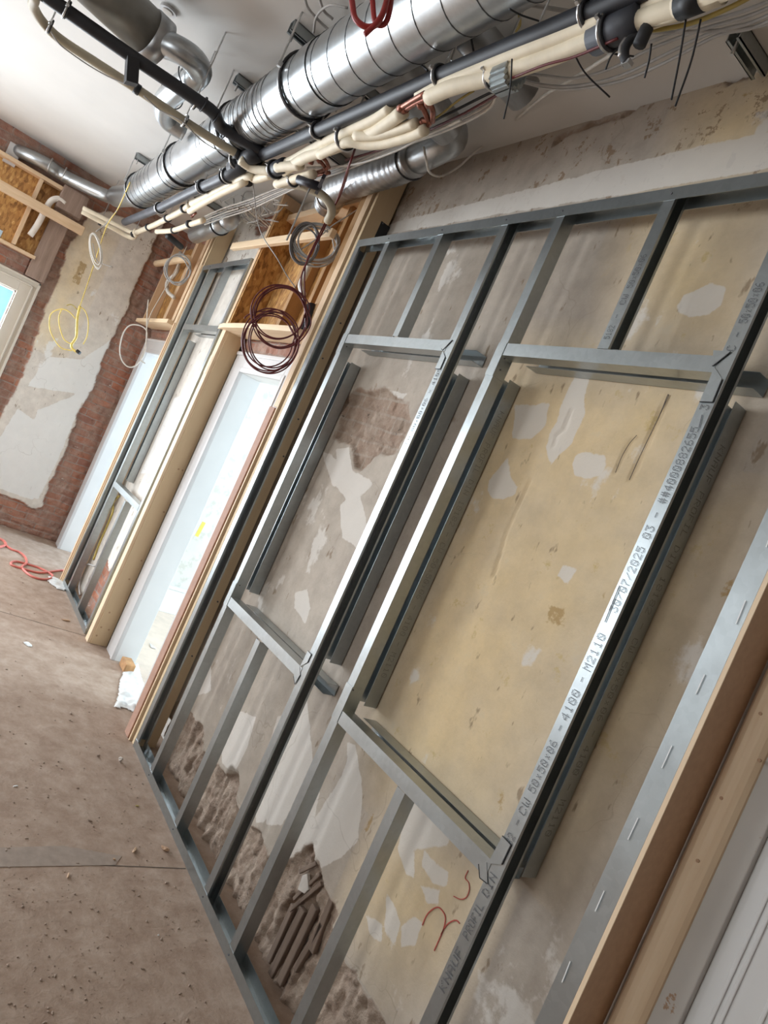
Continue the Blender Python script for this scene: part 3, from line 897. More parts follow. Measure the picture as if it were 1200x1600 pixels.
c2 = cstud(-1.368, HZ + .042, H - .0015, fr, 'cripple_stud', 1)
s7 = cstud(S7, .0015, H - .0015, fr, 'stud', 1)
ch = cstud(S8, .0015, H - .0015, fr, 'slotted_end_stud', -1, fw=.05)
for (a, b) in (((1150, 975), (1165, 938)), ((1087, 1085), (1101, 1054)), ((1034, 1200), (1050, 1165)), ((981, 1312), (997, 1278)), ((930, 1424), (944, 1392)), ((878, 1535), (891, 1502)), ((1197, 855), (1203, 838))):
    MB().bar(on(*a, 'y', -.001), on(*b, 'y', -.001), .0022, .0008, (0, 1, 0)).build('painted_slot_light', M['whitepaint'], ch)  # raised white bars paint the light showing through the slots


def px3(lst):
    return [on(x, y, 'y', 0) for x, y in lst]


c6 = lambda pts, s, ox, oy: [on(x / s + ox, y / s + oy, 'y', 0) for x, y in pts]
htrack(S5 + .002, S7, HZ, fr, 'header', 'bottom', extra=[c6([(690, 285), (855, 297), (690, 430), (680, 432)], 6, 1000, 500), c6([(700, 442), (772, 556), (682, 772), (560, 768), (650, 560)], 6, 1000, 500)])
htrack(S2 + .002, S4, HZ - .002, fr, 'header', 'bottom', extra=[c6([(200, 185), (283, 187), (190, 285), (180, 270)], 6, 660, 500), c6([(193, 290), (215, 350), (168, 460), (120, 458)], 6, 660, 500)])
htrack(S5 + .002, S7, SZ, fr, 'sill', 'top', extra=[c6([(365, 1185), (372, 1385), (300, 1330), (290, 1200)], 6, 700, 1150), c6([(375, 1195), (505, 1205), (592, 1020), (512, 935)], 6, 700, 1150)])
htrack(S2 + .002, S4, SZ + .006, fr, 'sill', 'top', extra=[c6([(290, 550), (295, 630), (245, 715), (235, 640)], 6, 420, 950), c6([(295, 548), (365, 510), (400, 435), (368, 400)], 6, 420, 950)])
# tabs folded over on the left hand studs
for (x, z, dz) in ((S5, HZ + .04, -.11), (S2, HZ + .04, -.09), (S5, SZ, .12), (S2, SZ, .11)):
    z0, z1 = sorted((z, z + dz))
    MB().box((x - .0008, -.0014, z0), (x + FW + .001, 0, z1)).box((x + FW, -.0014, z0), (x + FW + .0012, FD * .9, z1)).build('fixing_tab', M['steel'], fr)
xw = S5 + FW + .0012; xw2 = S2 + FW + .0012
screws(s5, [on(788, 560, 'x', xw), on(781.5, 578, 'x', xw), on(551.5, 1078, 'x', xw)], 'x')
screws(s2, [on(541.5, 541.5, 'x', xw2), on(374.5, 914.5, 'x', xw2)], 'x')
screws(fr, [(x + .018, 0, H - .018) for x in (S2, -2.412, S4, S5, -1.368, S7)] + [(x + .018, 0, .018) for x in (S2, -2.418, S4, S5, -1.378)])
ds = [('KNAUF', 1545, 1478), ('PROFIL', 1463, 1408), ('DIN', 1397, 1362), ('82', 1317, 1300), ('-', 1287, 1277), ('CW', 1270, 1245), ('50x50x06', 1236, 1154), ('-', 1140, 1130), ('4100', 1123, 1075), ('-', 1064, 1055), ('M2110', 1046, 987), ('30/07/2025', 955, 852), ('03', 841, 819), ('-', 808, 798), ('##4000882655', 786, 665), ('3', 640, 630), ('C', 548, 538), ('-', 526, 517), ('50x50x06', 505, 440)]


def line_at(y, a=(1196, 397), b=(652, 1600), off=11):
    return a[0] + (b[0] - a[0]) * (y - a[1]) / (b[1] - a[1]) + off


mbs = None
for txt, ya, yb in ds:
    za, zb = on(line_at(ya), ya, 'y', 0).z, on(line_at(yb), yb, 'y', 0).z
    dot_print(s7, txt, S7 + FW / 2, za, zb, .022, -.0004)
MB().bar(on(945, 972, 'y', -.001), on(968, 915, 'y', -.001), .002, .0006, (0, 1, 0)).build('pen_stroke', M['ink'], s7)
MB().bar(on(1092, 668, 'y', -.001), on(1097, 648, 'y', -.001), .002, .0006, (0, 1, 0)).build('pen_stroke', M['ink'], s7)
for txt, a, b in (('CW 50x50x06', (570, 850), (690, 590)), ('DIN 18182', (612, 742), (680, 600))):
    pass
za, zb = on(560, 858, 'y', 0).z, on(690, 575, 'y', 0).z
dot_print(s4, 'KNAUF PROFIL DIN 18182 - CW 50x50x06 - 4100', S4 + FW / 2, za, zb, .018, -.0004)
for txt, a, b in (('5182', (955, 530), (968, 508)), ('-', (966, 497), (969, 490)), ('CW', (974, 476), (984, 458)), ('50x50x06', (988, 450), (1010, 396))):
    dot_print(c2, txt, -1.368 + FW / 2, on(*a, 'y', 0).z, on(*b, 'y', 0).z, .020, -.0004)
sl = MB()
# far frame
ff = thing('metal_stud_frame', (-4.96, 0, 0), 'distant galvanised stud frame with narrow opening, left of the wooden post', 'stud frame')
A, Bx, Cx, Dx = -5.455, -5.285, -4.492, -4.455
htrack(A, Dx, H - .037, ff, 'top_track', 'top', h=.037)
htrack(A, Dx, .0005, ff, 'floor_track', 'bottom', h=.037)
cstud(A, .037, H - .037, ff, 'end_stud', 1)
cstud(Bx, .0015, H - .0015, ff, 'stud', -1)
p0 = on(352, 413, 'y', 0)
cstud(p0.x, HZ + .042, H - .0015, ff, 'cripple_stud', -1)
p0 = on(195, 780, 'y', 0)
cstud(p0.x, .0015, SZ - .002, ff, 'cripple_stud', -1)
cstud(Cx, .0015, H - .0015, ff, 'end_stud', 1)
htrack(Bx + .002, Cx, HZ, ff, 'header', 'bottom')
htrack(Bx + .002, Cx, SZ + .008, ff, 'sill', 'top')
screws(ff, [(x + .018, 0, H - .018) for x in (Bx, Cx)])

# short profiles fixed to the wall behind each opening
RY = .070


def ring_v(x, z0, z1, label, text=None):
    r = thing('steel_profile', (x + FW / 2, RY, z0), label, 'steel profile', 'short profiles on the wall behind the openings')
    mb = MB().box((x, .119, z0), (x + FW, .1202, z1)).box((x, RY, z0), (x + T, .119, z1)).box((x + FW - T, RY, z0), (x + FW, .119, z1))
    mb.build('channel', M['steel'], r)
    if text: dot_print(r, text, x + FW, z0 + .1, z1 - .1, .022, RY + .025, 'x', flip=True, mat='inkfaint')
    return r


def ring_h(x0, x1, z, web, label):
    r = thing('steel_profile', ((x0 + x1) / 2, RY, z), label, 'steel profile', 'short profiles on the wall behind the openings')
    mb = MB().box((x0, .119, z), (x1, .1202, z + .04)).box((x0, RY, z), (x1, .119, z + T)).box((x0, RY, z + .04 - T), (x1, .119, z + .04))
    mb.build('channel', M['steel'], r)
    return r


zt = on(795, 580, 'x', S5 + FW).z; zb = on(572, 1100, 'x', S5 + FW).z
txt = 'KNAUF PROFIL DIN 18182 - CW 50x50x06 - 4100 - M2110'
ring_v(S5, .90, 2.03, 'upright steel profile on the wall behind the left stud of the large opening', txt)
ring_v(S7, .86, 2.045, 'upright printed steel profile on the wall behind the right stud of the large opening', txt)
ring_v(S2, .92, 2.02, 'upright steel profile on the wall behind the left stud of the narrower near opening')
ring_v(S4, .93, 2.03, 'upright steel profile on the wall behind the right stud of the narrower near opening')
ring_v(Bx, .91, 2.03, 'upright steel profile behind the left stud of the distant narrow opening')
ring_h(S5 + .08, S7 + .062, HZ, 'bottom', 'level steel profile on the wall behind the header of the large opening')
ring_h(S5 + .06, S7 + .0, SZ, 'top', 'level steel profile on the wall behind the sill of the large opening')
ring_h(S2 + .07, S4 + .075, HZ, 'bottom', 'level steel profile behind the header of the narrower near opening')
ring_h(S2 + .06, S4 + .075, SZ, 'top', 'level steel profile behind the sill of the narrower near opening')
ring_h(Bx + .07, Cx, HZ, 'bottom', 'level steel profile behind the header of the distant narrow opening')

# ------------------------------------------------------------------ timber linings
def board(name, lo, hi, mat, parent=None, bevel=.002):
    return MB().box(lo, hi).build(name, mat, parent, bevel=bevel)


# left of doorway 1: post with planed side
po = thing('wooden_post', (-4.34, .06, 0), 'full height pale timber post between the distant frame and the open doorway', 'post')
board('front_strip', (-4.383, -.006, .0), (-4.318, .012, 2.10), M['pinepale'], po)
board('side_board', (-4.378, .0122, .0), (-4.312, W - .008, 2.10), M['planed'], po)
board('upper_strip', (-4.383, -.006, 2.124), (-4.3445, W - .008, CZ - .01), M['pine'], po)
for (px, py) in ((158, 980), (170, 984), (171, 957), (151, 993), (202, 905), (221, 876), (285, 735), (279, 733), (256, 800)):
    p = on(px, py, 'x', -4.312)
    MB().tube([p + Vector((-.002, 0, 0)), p + Vector((.0012, 0, 0))], .006, 8).build('nail_head', M['mdf'], po)
blk = board('spacer_block', (-4.383, -.008, 1.80), (-4.332, -.0062, 1.92), M['pinepale'], po)

# right of doorway 1
rp = thing('timber_lining', (-3.14, .06, 0), 'tall layered timber boards between the open doorway and the long near frame', 'timber')
board('lower_board', (-3.205, -.012, 0), (-3.142, W - .03, 1.72), M['mdfred'], rp)
board('upper_board', (-3.185, -.004, 1.725), (-3.142, W - .03, 2.97), M['pine'], rp)
board('thin_strip', (-3.128, -.010, 0), (-3.116, .02, 2.97), M['pinepale'], rp)
board('side_board', (-3.140, .004, 0), (-3.129, W - .01, 2.97), M['planed'], rp)
board('inner_board', (-3.106, .002, .0), (-3.081, W - .012, 2.98), M['planed'], rp)
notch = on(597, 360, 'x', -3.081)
MB().box(tuple(notch + Vector((-.001, -.022, -.05))), tuple(notch + Vector((.001, .03, .035)))).build('notch_shade_plate', M['rubber'], rp)  # thin black plate painted as the shade inside a hole in the board
for (px, py) in ((598, 349), (532, 505), (504, 560), (500, 595), (466, 655), (443, 713), (340, 940), (300, 1025)):
    p = on(px, py, 'x', -3.0805)
    if .01 < p.y < .115:
        MB().tube([p + Vector((-.002, 0, 0)), p + Vector((.004, 0, 0))], .004, 8).build('nail', M['ink'], rp)

# left edge board of the distant frame
lf = thing('timber_lining', (-5.5, .06, 0), 'thin orange timber edging between the far doorway and the distant frame', 'timber')
board('front_strip', (-5.545, -.006, 0), (-5.520, .014, 2.12), M['pine'], lf)
board('side_board', (-5.535, .0142, 0), (-5.518, W - .012, 2.95), M['pinepale'], lf)
board('upper_strip', (-5.545, -.006, 2.122), (-5.50, .014, 2.95), M['pinepale'], lf)
board('thin_strip', (-5.497, -.004, 0), (-5.485, .05, 2.6), M['pinepale'], lf)
# tan board over the distant frame, behind its top track
board('inner_board', (-5.483, .004, 0), (-5.462, W - .012, 2.98), M['planed'], lf)

# right-hand edge: fibreboard lining and rounded timber
rl = thing('fibreboard_lining', (-.7, .06, 0), 'wide brown fibreboard lining with pale front edge beside the slotted end stud', 'lining board')
board('fibreboard', (-.7045, .0, 0), (-.697, W - .004, 2.9), M['mdf'], rl, .0005)
board('front_edge', (-.7065, -.003, 0), (-.6965, .0, 2.9), M['pinepale'], rl, .0005)
rt = thing('rounded_timber_post', (-.655, W, 0), 'round-edged pale timber casing beside the white door at the right edge', 'timber')
pts = []
for k in range(9):
    a = math.pi * k / 8
    pts.append((-.657 - .034 * math.cos(a), W + .004 - .030 * math.sin(a) ** .8 if math.sin(a) > 0 else W + .004, 0))
MB().prism(pts, (0, 0, 2.9)).build('rounded_board', M['pinepale'], rt, smooth=False, bevel=.004)
for q in ((1188, 1115), (1186, 1188), (1127, 1247), (1090, 1345)):
    p = on(*q, 'y', W - .027)
    MB().tube([p + Vector((0, .004, 0)), p + Vector((0, -.001, 0))], .0035, 8).build('knot', M['mdf'], rt)

# bulkhead over doorway 1
bk = thing('timber_bulkhead', (-3.76, .06, 2.1), 'open timber and chipboard box above the near doorway, red cable coil hanging in front', 'bulkhead')
board('back_panel', (-4.325, .168, 2.124), (-3.13, .180, 2.864), M['osb'], bk)
a, b = on(497, 330, 'y', .02), on(432, 505, 'y', .02)
board('batten', (-3.83, .085, 2.124), (-3.79, .1678, 2.864), M['batten'], bk)
board('batten', (-3.52, .075, 2.124), (-3.48, .1678, 2.864), M['batten'], bk)
board('batten', (-3.245, .0, 2.124), (-3.195, .1678, 2.864), M['batten'], bk)
board('side_panel', (-4.344, .0, 2.124), (-4.3255, .180, 2.93), M['osb'], bk)
# bottom board, worn and slightly bowed
P = [(-4.44, -.020, 2.115), (-4.30, -.045, 2.12), (-3.8, -.06, 2.105), (-3.25, -.05, 2.085), (-3.21, -.01, 2.085), (-3.21, W - .02, 2.09), (-4.32, W - .02, 2.115), (-4.33, -.01, 2.12)]
P = [(x, min(y, W - .015), 2.092) for x, y, z in P]
MB().prism(P, (0, 0, .030)).build('bottom_board', M['pinex'], bk, bevel=.003)
board('top_rail', (-4.325, .06, 2.865), (-3.19, .180, 2.905), M['pinex'], bk)
# cross battens standing proud of the boxes
b1a, b1b = on(352, 388, 'y', -.02), on(520, 366, 'y', -.02)
tag(MB().bar(on(364, 386, 'y', -.045), on(521, 365, 'y', -.045), .03, .045).build('cross_batten', M['pinex'], None, bevel=.003), 'pale timber batten crossing the chipboard box above the near doorway', 'batten')
# bulkhead over the far doorway
bk2 = thing('timber_bulkhead', (-6.1, .06, 2.1), 'smaller chipboard and timber box above the far doorway with grey coil', 'bulkhead')
board('back_panel', (-6.60, .098, 2.14), (-5.55, .110, 2.86), M['osb'], bk2)
board('batten', (-6.12, .04, 2.14), (-6.04, .0975, 2.86), M['pine'], bk2)
board('batten', (-5.80, .03, 2.14), (-5.73, .0975, 2.86), M['pine'], bk2)
board('side_panel', (-6.62, .0, 2.14), (-6.602, .0975, 2.86), M['pine'], bk2)
MB().prism([(-6.66, -.04, 2.10), (-5.56, -.05, 2.10), (-5.56, W - .02, 2.10), (-6.62, W - .02, 2.10)], (0, 0, .032)).build('bottom_board', M['pinex'], bk2, bevel=.003)
tag(MB().tube([on(233, 414, 'y', -.06), on(294, 404, 'y', -.06)], .028, 12).build('round_batten', M['pinex'], None, smooth=False), 'stubby pale timber batten across the small box above the far doorway', 'batten')

# box and battens over the far window
bw = thing('timber_bulkhead', (F + .1, -1.4, 2.2), 'orange chipboard box on the far wall above the window', 'bulkhead')
board('back_panel', (F + .004, -2.3, 2.17), (F + .018, -.93, 2.79), M['osb'], bw)
board('top_rail', (F + .0185, -2.3, 2.76), (F + .11, -.93, 2.79), M['piney'], bw)
board('batten', (F + .0185, -1.12, 2.2), (F + .11, -1.09, 2.758), M['pine'], bw)
board('bottom_rail', (F + .0185, -2.3, 2.17), (F + .09, -.93, 2.195), M['piney'], bw)
p, q = on(-20, 278, 'x', F + .16), on(130, 362, 'x', F + .16)
tag(MB().bar(p, q, .05, .07).build('cross_batten', M['piney'], None, bevel=.003), 'long timber batten across the chipboard box above the far window', 'batten')
tag(board('old_timber_post', (F + .002, -.945, 2.03), (F + .07, -.80, 2.80), M['oldwood'], None, .006), 'weathered grey timber post on the far wall above the window corner', 'post')
tag(board('blue_sticker_strip', (F + .02, -1.42, 2.205), (F + .0235, -1.20, 2.26), plain('pale_blue_sheet', (.62, .78, .92), .4), None, 0), 'pale blue sheet strip on the chipboard box over the far window', 'sheet')

# ------------------------------------------------------------------ services near the ceiling
def Z3(pts, z):
    return [on(x, y, 'z', z) for x, y in pts]


def helix(a, b, r, pitch, rt, name, parent, mat, phase=0):
    a, b = Vector(a), Vector(b)
    t = (b - a).normalized(); L = (b - a).length
    n = t.cross(Vector((0, 0, 1))).normalized(); m = n.cross(t)
    N = int(L / pitch * 28)
    pts = [a + t * (L * k / N) + (n * math.cos(phase + 2 * math.pi * L * k / N / pitch) + m * math.sin(phase + 2 * math.pi * L * k / N / pitch)) * r for k in range(N + 1)]
    return MB().tube(pts, rt, 5).build(name, mat, parent, smooth=True)


def collar(a, t, r, w, name, mat, parent):
    t = Vector(t).normalized(); a = Vector(a)
    return MB().tube([a - t * w / 2, a + t * w / 2], r, 28, cap=False).build(name, mat, parent, smooth=True)


def ring_pts(c, t, r, n=28):
    t = Vector(t).normalized(); c = Vector(c)
    a = t.cross(Vector((0, 0, 1))).normalized(); b = a.cross(t)
    return [c + (a * math.cos(2 * math.pi * k / n) + b * math.sin(2 * math.pi * k / n)) * r for k in range(n)]


def clamp(c, t, r, label, rod=True, rr=.0035, offset=0.0, group=None, mat='zinc'):
    """pipe ring with rubber lining, hung on a threaded rod from the ceiling"""
    c = Vector(c)
    o = thing('pipe_clamp', c, label, 'pipe clamp', group)
    MB().tube(ring_pts(c, t, r + .006), .0042, 6, closed=True).build('ring', M[mat], o, smooth=True)
    MB().tube(ring_pts(c + Vector(t).normalized() * .006, t, r + .003), .0045, 6, closed=True).build('rubber_lining', M['rubber'], o, smooth=True)
    if rod:
        MB().tube([c + Vector((0, offset, r + .005)), Vector((c.x, c.y + offset * 1.5, CZ))], rr, 6).build('threaded_rod', M['zinc'], o)
    s = Vector(t).normalized().cross(Vector((0, 0, 1))).normalized()
    for q in (-1, 1):
        MB().box(tuple(c + s * (r + .012) * q - Vector((.005, .006, .004))), tuple(c + s * (r + .012) * q + Vector((.005, .006, .004)))).build('bolt_ear', M['zinc'], o)
    return o


# main spiral duct
DZ, DR = 2.82, .110
dA, dB = Vector((2.38, -.634, DZ)), Vector((-5.42, -.585, DZ))
du = thing('spiral_duct', ((dA.x + dB.x) / 2, -.6, DZ), 'large silver spiral ventilation duct running along the ceiling above the black pipe', 'duct')
MB().tube([dA, dB], DR, 48, cap=False).build('duct_tube', M['duct'], du, smooth=True)


def dpt(px, py):
    p = on(px, py, 'z', DZ); return Vector((p.x, dA.y + (dB.y - dA.y) * (p.x - dA.x) / (dB.x - dA.x), DZ))


h0, h1 = dpt(520, 110), dpt(365, 195)
helix(dA, h0, DR, .125, .0022, 'spiral_seam', du, M['seam'])
helix(h0, h1, DR, .09, .0022, 'spiral_seam', du, M['seam'])
helix(h1, dpt(330, 220), DR, .06, .0018, 'spiral_seam', du, M['seam'])
helix(dpt(290, 240), dB, DR, .105, .0022, 'spiral_seam', du, M['seam'])
tx = (dB - dA).normalized()
for (p, w, r) in ((dpt(505, 110), .10, DR + .004), (dpt(455, 135), .16, DR + .003), (dpt(345, 205), .12, DR + .004), (dpt(262, 262), .14, DR + .004)):
    collar(p, tx, r, w, 'coupling', M['duct'], du)
for k in range(10):
    p = dpt(440 - 8 * k, 150 + 4.6 * k)
    MB().tube(ring_pts(p, tx, DR + .001), .0022, 5, closed=True).build('rib', M['flex'], du, smooth=True)
# reducer at the far end and the small duct to the far wall
rd = smooth_path([dB, dB + Vector((-.14, .0, -.01)), dB + Vector((-.30, -.01, .0)), Vector((-6.20, -.62, 2.86))], 5)
n = len(rd)
MB().tube(rd, [DR + .003 - (DR - .075) * min(1, k / (n * .55)) for k in range(n)], 32).build('reducer', M['duct'], du, smooth=True)
sd = thing('small_duct', (-6.45, -1.0, 2.85), 'small silver duct along the far wall below the ceiling', 'duct')
pp = [Vector((-6.20, -.63, 2.86)), Vector((-6.36, -.66, 2.86)), on(120, 285, 'z', 2.86), on(92, 270, 'z', 2.87), on(75, 258, 'z', 2.87), on(50, 245, 'z', 2.87), on(28, 236, 'z', 2.87)]
MB().tube(smooth_path(pp, 4), .050, 20).build('duct_tube', M['duct'], sd, smooth=True)
for q in ((100, 272), (78, 258)):
    c = on(*q, 'z', 2.865)
    MB().tube(ring_pts(c, Vector((.1, 1, 0)), .054), .005, 6, closed=True).build('ring_clamp', M['zinc'], sd, smooth=True)
pe = on(24, 240, 'z', 2.84)
MB().box((pe.x - .07, pe.y - .06, 2.74), (pe.x + .02, pe.y + .03, 2.90)).build('wall_sleeve', M['greypaint'], sd)
# hanger rings of the main duct
for i, (q, lab) in enumerate((((470, 125), 'hanger ring round the large duct at its widest middle coupling'), ((360, 190), 'hanger ring round the large duct where the black pipe crosses it'), ((270, 245), 'hanger ring round the large duct left of the beige hose'), ((208, 288), 'hanger ring round the large duct at its far reducer end'))):
    c = dpt(*q)
    o = thing('duct_hanger', c, lab, 'duct hanger')
    MB().tube(ring_pts(c, tx, DR + .006), .0055, 6, closed=True).build('ring', M['rubber'], o, smooth=True)
    MB().tube(ring_pts(c + tx * .008, tx, DR + .009), .003, 6, closed=True).build('steel_band', M['zinc'], o, smooth=True)
    for s in (-1, 1):
        MB().tube([c + Vector((0, s * (DR + .018), -.005)), Vector((c.x, c.y + s * (DR + .018), CZ))], .004, 6).build('threaded_rod', M['zinc'], o)
        MB().box(tuple(c + Vector((-.008, s * (DR + .016) - .008, -.014))), tuple(c + Vector((.008, s * (DR + .016) + .008, .004)))).build('bolt_ear', M['zinc'], o)

# ceiling rails
rail_spec = (((455, 40), .62, 'short steel mounting rail on the ceiling near the loose red hose'), ((368, 122), .95, 'steel mounting rail on the ceiling behind the middle of the large duct'), ((213, 243), .8, 'steel mounting rail on the ceiling at the far end of the large duct'), ((1150, 50), .30, 'steel mounting rail on the ceiling in the upper right corner'))
for q, L, lab in rail_spec:
    p = on(*q, 'z', CZ - .02)
    y1 = min(p.y + L, W - .02)
    o = thing('mounting_rail', (p.x, p.y, CZ - .04), lab, 'rail')
    MB().box((p.x - .02, p.y, CZ - .042), (p.x - .017, y1, CZ)).box((p.x + .017, p.y, CZ - .042), (p.x + .02, y1, CZ)).box((p.x - .02, p.y, CZ - .003), (p.x + .02, y1, CZ)).box((p.x - .02, p.y, CZ - .042), (p.x - .010, y1, CZ - .039)).box((p.x + .010, p.y, CZ - .042), (p.x + .02, y1, CZ - .039)).build('rail', M['steel'], o)
    MB().tube([(p.x, p.y + .02, CZ - .07), (p.x, p.y + .02, CZ - .003)], .005, 8).build('bolt', M['zinc'], o)

# branch duct from the main duct towards the wall, and the near-wall duct
br = thing('branch_duct', on(610, 130, 'z', 2.86), 'dull grey branch duct running from the large duct to the wall behind the pipes', 'duct')
MB().tube([Vector((-2.30, -.53, 2.87)), Vector((-2.34, -.30, 2.87)), Vector((-2.36, -.16, 2.87))], [.09, .075, .06], 24, cap=False).build('duct_tube', M['flex'], br, smooth=True)
b2 = thing('branch_duct', on(740, 60, 'z', 2.9), 'grey branch duct stub by the ceiling right of the large duct', 'duct')
p = on(755, 70, 'z', 2.93)
MB().tube([p + Vector((0, -.06, .0)), p + Vector((-.02, .22, .0))], .06, 20).build('duct_tube', M['flex'], b2, smooth=True)
wd = thing('wall_duct', (-2.9, -.1, 2.85), 'silver duct with ribbed flexible section beside the wall above the timber lining', 'duct')
e = [on(706, 205, 'z', 2.94), on(705, 218, 'z', 2.90), on(690, 228, 'z', 2.87), on(660, 243, 'z', 2.86), on(645, 250, 'z', 2.855)]
MB().tube(smooth_path(e, 5), .062, 26).build('elbow', M['duct'], wd, smooth=True)
fl = smooth_path(Z3([(650, 247), (620, 262), (580, 275), (545, 288), (522, 300), (512, 318)], 2.85), 14)
MB().tube(fl, [.070 + .0035 * math.sin(k * 1.9) for k in range(len(fl))], 26).build('flexible_section', M['flex'], wd, smooth=True)
c = on(643, 250, 'z', 2.855)
MB().tube(ring_pts(c, fl[1] - fl[0], .074), .006, 6, closed=True).build('ring_clamp', M['rubber'], wd, smooth=True)
c = on(517, 306, 'z', 2.85)
MB().tube(ring_pts(c, fl[-1] - fl[-6], .074), .006, 6, closed=True).build('ring_clamp', M['zinc'], wd, smooth=True)
w2 = thing('wall_duct', (-5.0, -.2, 2.8), 'short silver duct piece below the pipes above the distant frame', 'duct')
e = Z3([(306, 367), (322, 360), (340, 353), (352, 347)], 2.78)
MB().tube(e, .062, 22).build('duct_tube', M['duct'], w2, smooth=True)
MB().tube(ring_pts(on(344, 351, 'z', 2.78), e[1] - e[0], .066), .006, 6, closed=True).build('ring_clamp', M['rubber'], w2, smooth=True)
MB().tube(Z3([(352, 347), (358, 343), (362, 338)], 2.80), [.062, .066, .05], 22).build('end_bulb', M['flex'], w2, smooth=True)

# dark square-edged duct at upper left, elbows into the main duct
dk = thing('dark_duct', on(200, 40, 'z', 2.88), 'broad dull brown duct entering at the upper left under the ceiling', 'duct')
a, b = on(115, -60, 'z', 2.87), on(238, 58, 'z', 2.87)
MB().tube([Vector((a.x - (b.x - a.x) * 1.2, -4.22, 2.87)), a, b], .095, 28).build('duct_body', M['darkduct'], dk, smooth=True)
b2_ = on(251, 70, 'z', 2.87)
MB().tube([b + (a - b).normalized() * .03, b2_], .100, 28).build('end_collar', plain('dark_collar', (.36, .36, .36), .36, .85), dk, smooth=True)
el = smooth_path(Z3([(248, 66), (275, 76), (300, 92), (312, 112)], 2.86) + Z3([(298, 128)], 2.83), 6)
MB().tube(el, .052, 24).build('elbow', M['duct'], dk, smooth=True)
el = smooth_path([on(300, 122, 'z', 2.86), on(275, 142, 'z', 2.84), on(258, 160, 'z', 2.83), on(262, 185, 'z', 2.83), on(290, 205, 'z', 2.83)], 6)
MB().tube(el, .052, 24).build('elbow', M['duct'], dk, smooth=True)
for q, w in (((300, 118), .060), ((268, 150), .056), ((275, 195), .056)):
    MB().tube(ring_pts(on(*q, 'z', 2.845), el[3] - el[0], w), .003, 5, closed=True).build('joint_ring', M['seam'], dk, smooth=True)

# black pipes
PZ = 2.70
bp = thing('black_pipe', (-2.2, -.49, PZ), 'long straight black pipe running along the ceiling below the large duct', 'pipe')
pts = Z3([(1010, -20), (930, 18), (690, 119), (497, 204), (402, 246)], PZ)
pts = [Vector((2.38, pts[0].y + .03, PZ))] + pts
MB().tube(pts, .0245, 20).build('pipe', M['blackpipe'], bp, smooth=True)
MB().tube([pts[-1], pts[-1] + (pts[-1] - pts[-2]).normalized() * .10], .031, 20).build('socket', M['blackpipe'], bp, smooth=True)
bq = thing('black_pipe', (-3.2, -.9, PZ), 'black pipe crossing from the upper left and bending down to the long pipe', 'pipe')
pts = Z3([(40, -30), (75, -4), (200, 84), (310, 158), (335, 178), (348, 200), (395, 228), (412, 240)], PZ + .01)
pts = [Vector((pts[0].x - .05, -4.22, PZ + .01)), Vector((pts[0].x - .02, -2.4, PZ + .01))] + pts
MB().tube(smooth_path(pts, 4), .026, 18).build('pipe', M['blackpipe'], bq, smooth=True)
for q in ((318, 163), (338, 181), (352, 206)):
    i = on(*q, 'z', PZ + .01)
    MB().tube(ring_pts(i, Vector((-.05, 1, 0)), .029), .004, 6, closed=True).build('socket_ring', M['blackpipe'], bq, smooth=True)
st = on(207, 92, 'z', PZ)
MB().bar(st + Vector((0, .0, -.0)), st + Vector((.0, .03, -.085)), .045, .05, (1, 0, 0)).build('loose_strap', M['tie'], bq)
# tee fitting below
tee = thing('pipe_tee', on(405, 246, 'z', PZ), 'thick black pipe coupling where the crossing pipe meets the long one', 'pipe fitting')
p = on(392, 245, 'z', PZ - .01)
MB().tube([p + Vector((.08, 0, 0)), p + Vector((-.09, 0, 0))], .036, 20).build('coupling', M['blackpipe'], tee, smooth=True)
MB().tube([p + Vector((-.16, -.0, -.01)), p + Vector((-.24, .0, -.01))], .030, 20).build('end_cap', M['blackpipe'], tee, smooth=True)
lp = thing('grey_pipe', (-5.2, -.5, 2.68), 'dark grey pipe run continuing left from the coupling towards the far wall', 'pipe')
pts = Z3([(378, 262), (345, 280), (300, 300), (250, 325), (195, 347)], 2.66)
MB().tube(pts, .026, 18).build('pipe', M['greypipe'], lp, smooth=True)
for q in ((352, 276), (318, 291)):
    MB().tube(ring_pts(on(*q, 'z', 2.66), pts[1] - pts[0], .030), .006, 6, closed=True).build('socket_ring', M['blackpipe'], lp, smooth=True)
for q, r, tdir, lab, z in (((688, 119), .0245, (1, 0, 0), 'clamp on the long black pipe above the copper joint', PZ), ((496, 204), .0245, (1, 0, 0), 'clamp on the long black pipe near its left end', PZ), ((918, 22), .0245, (1, 0, 0), 'bright clamp on the long black pipe at the top edge', PZ),
                          ((372, 250), .036, (1, 0, 0), 'clamp gripping the thick black pipe coupling', PZ - .01), ((357, 274), .030, (1, 0, 0), 'right-hand clamp on the grey pipe left of the coupling', 2.66), ((316, 292), .028, (1, 0, 0), 'middle clamp on the grey pipe left of the coupling', 2.66), ((250, 325), .028, (1, 0, 0), 'left clamp on the grey pipe near the far wall', 2.66), ((103, 14), .027, (0, 1, 0), 'clamp on the crossing black pipe at the upper left', PZ + .01), ((305, 158), .027, (0, 1, 0), 'clamp on the crossing black pipe below the small elbow duct', PZ + .01)):
    clamp(on(*q, 'z', z), tdir, r, lab)

# cream insulated pipes
def cream(pts, z, r, label, mat='cream', name='insulated_pipe', zz=None):
    P = [on(q[0], q[1], 'z', q[2] if len(q) > 2 else z) for q in pts]
    if pts[0][1] < -40: P = [Vector((2.38, P[0].y, z))] + P
    if name == 'beige_hose' and pts[0][0] == 45: P = [Vector((P[0].x + .30, -4.22, z)), Vector((P[0].x + .22, -2.4, z)), Vector((P[0].x + .12, P[0].y - .25, z))] + P
    return tag(MB().tube(smooth_path(P, 5), r, 16).build(name, M[mat], None, smooth=True), label, 'pipe')


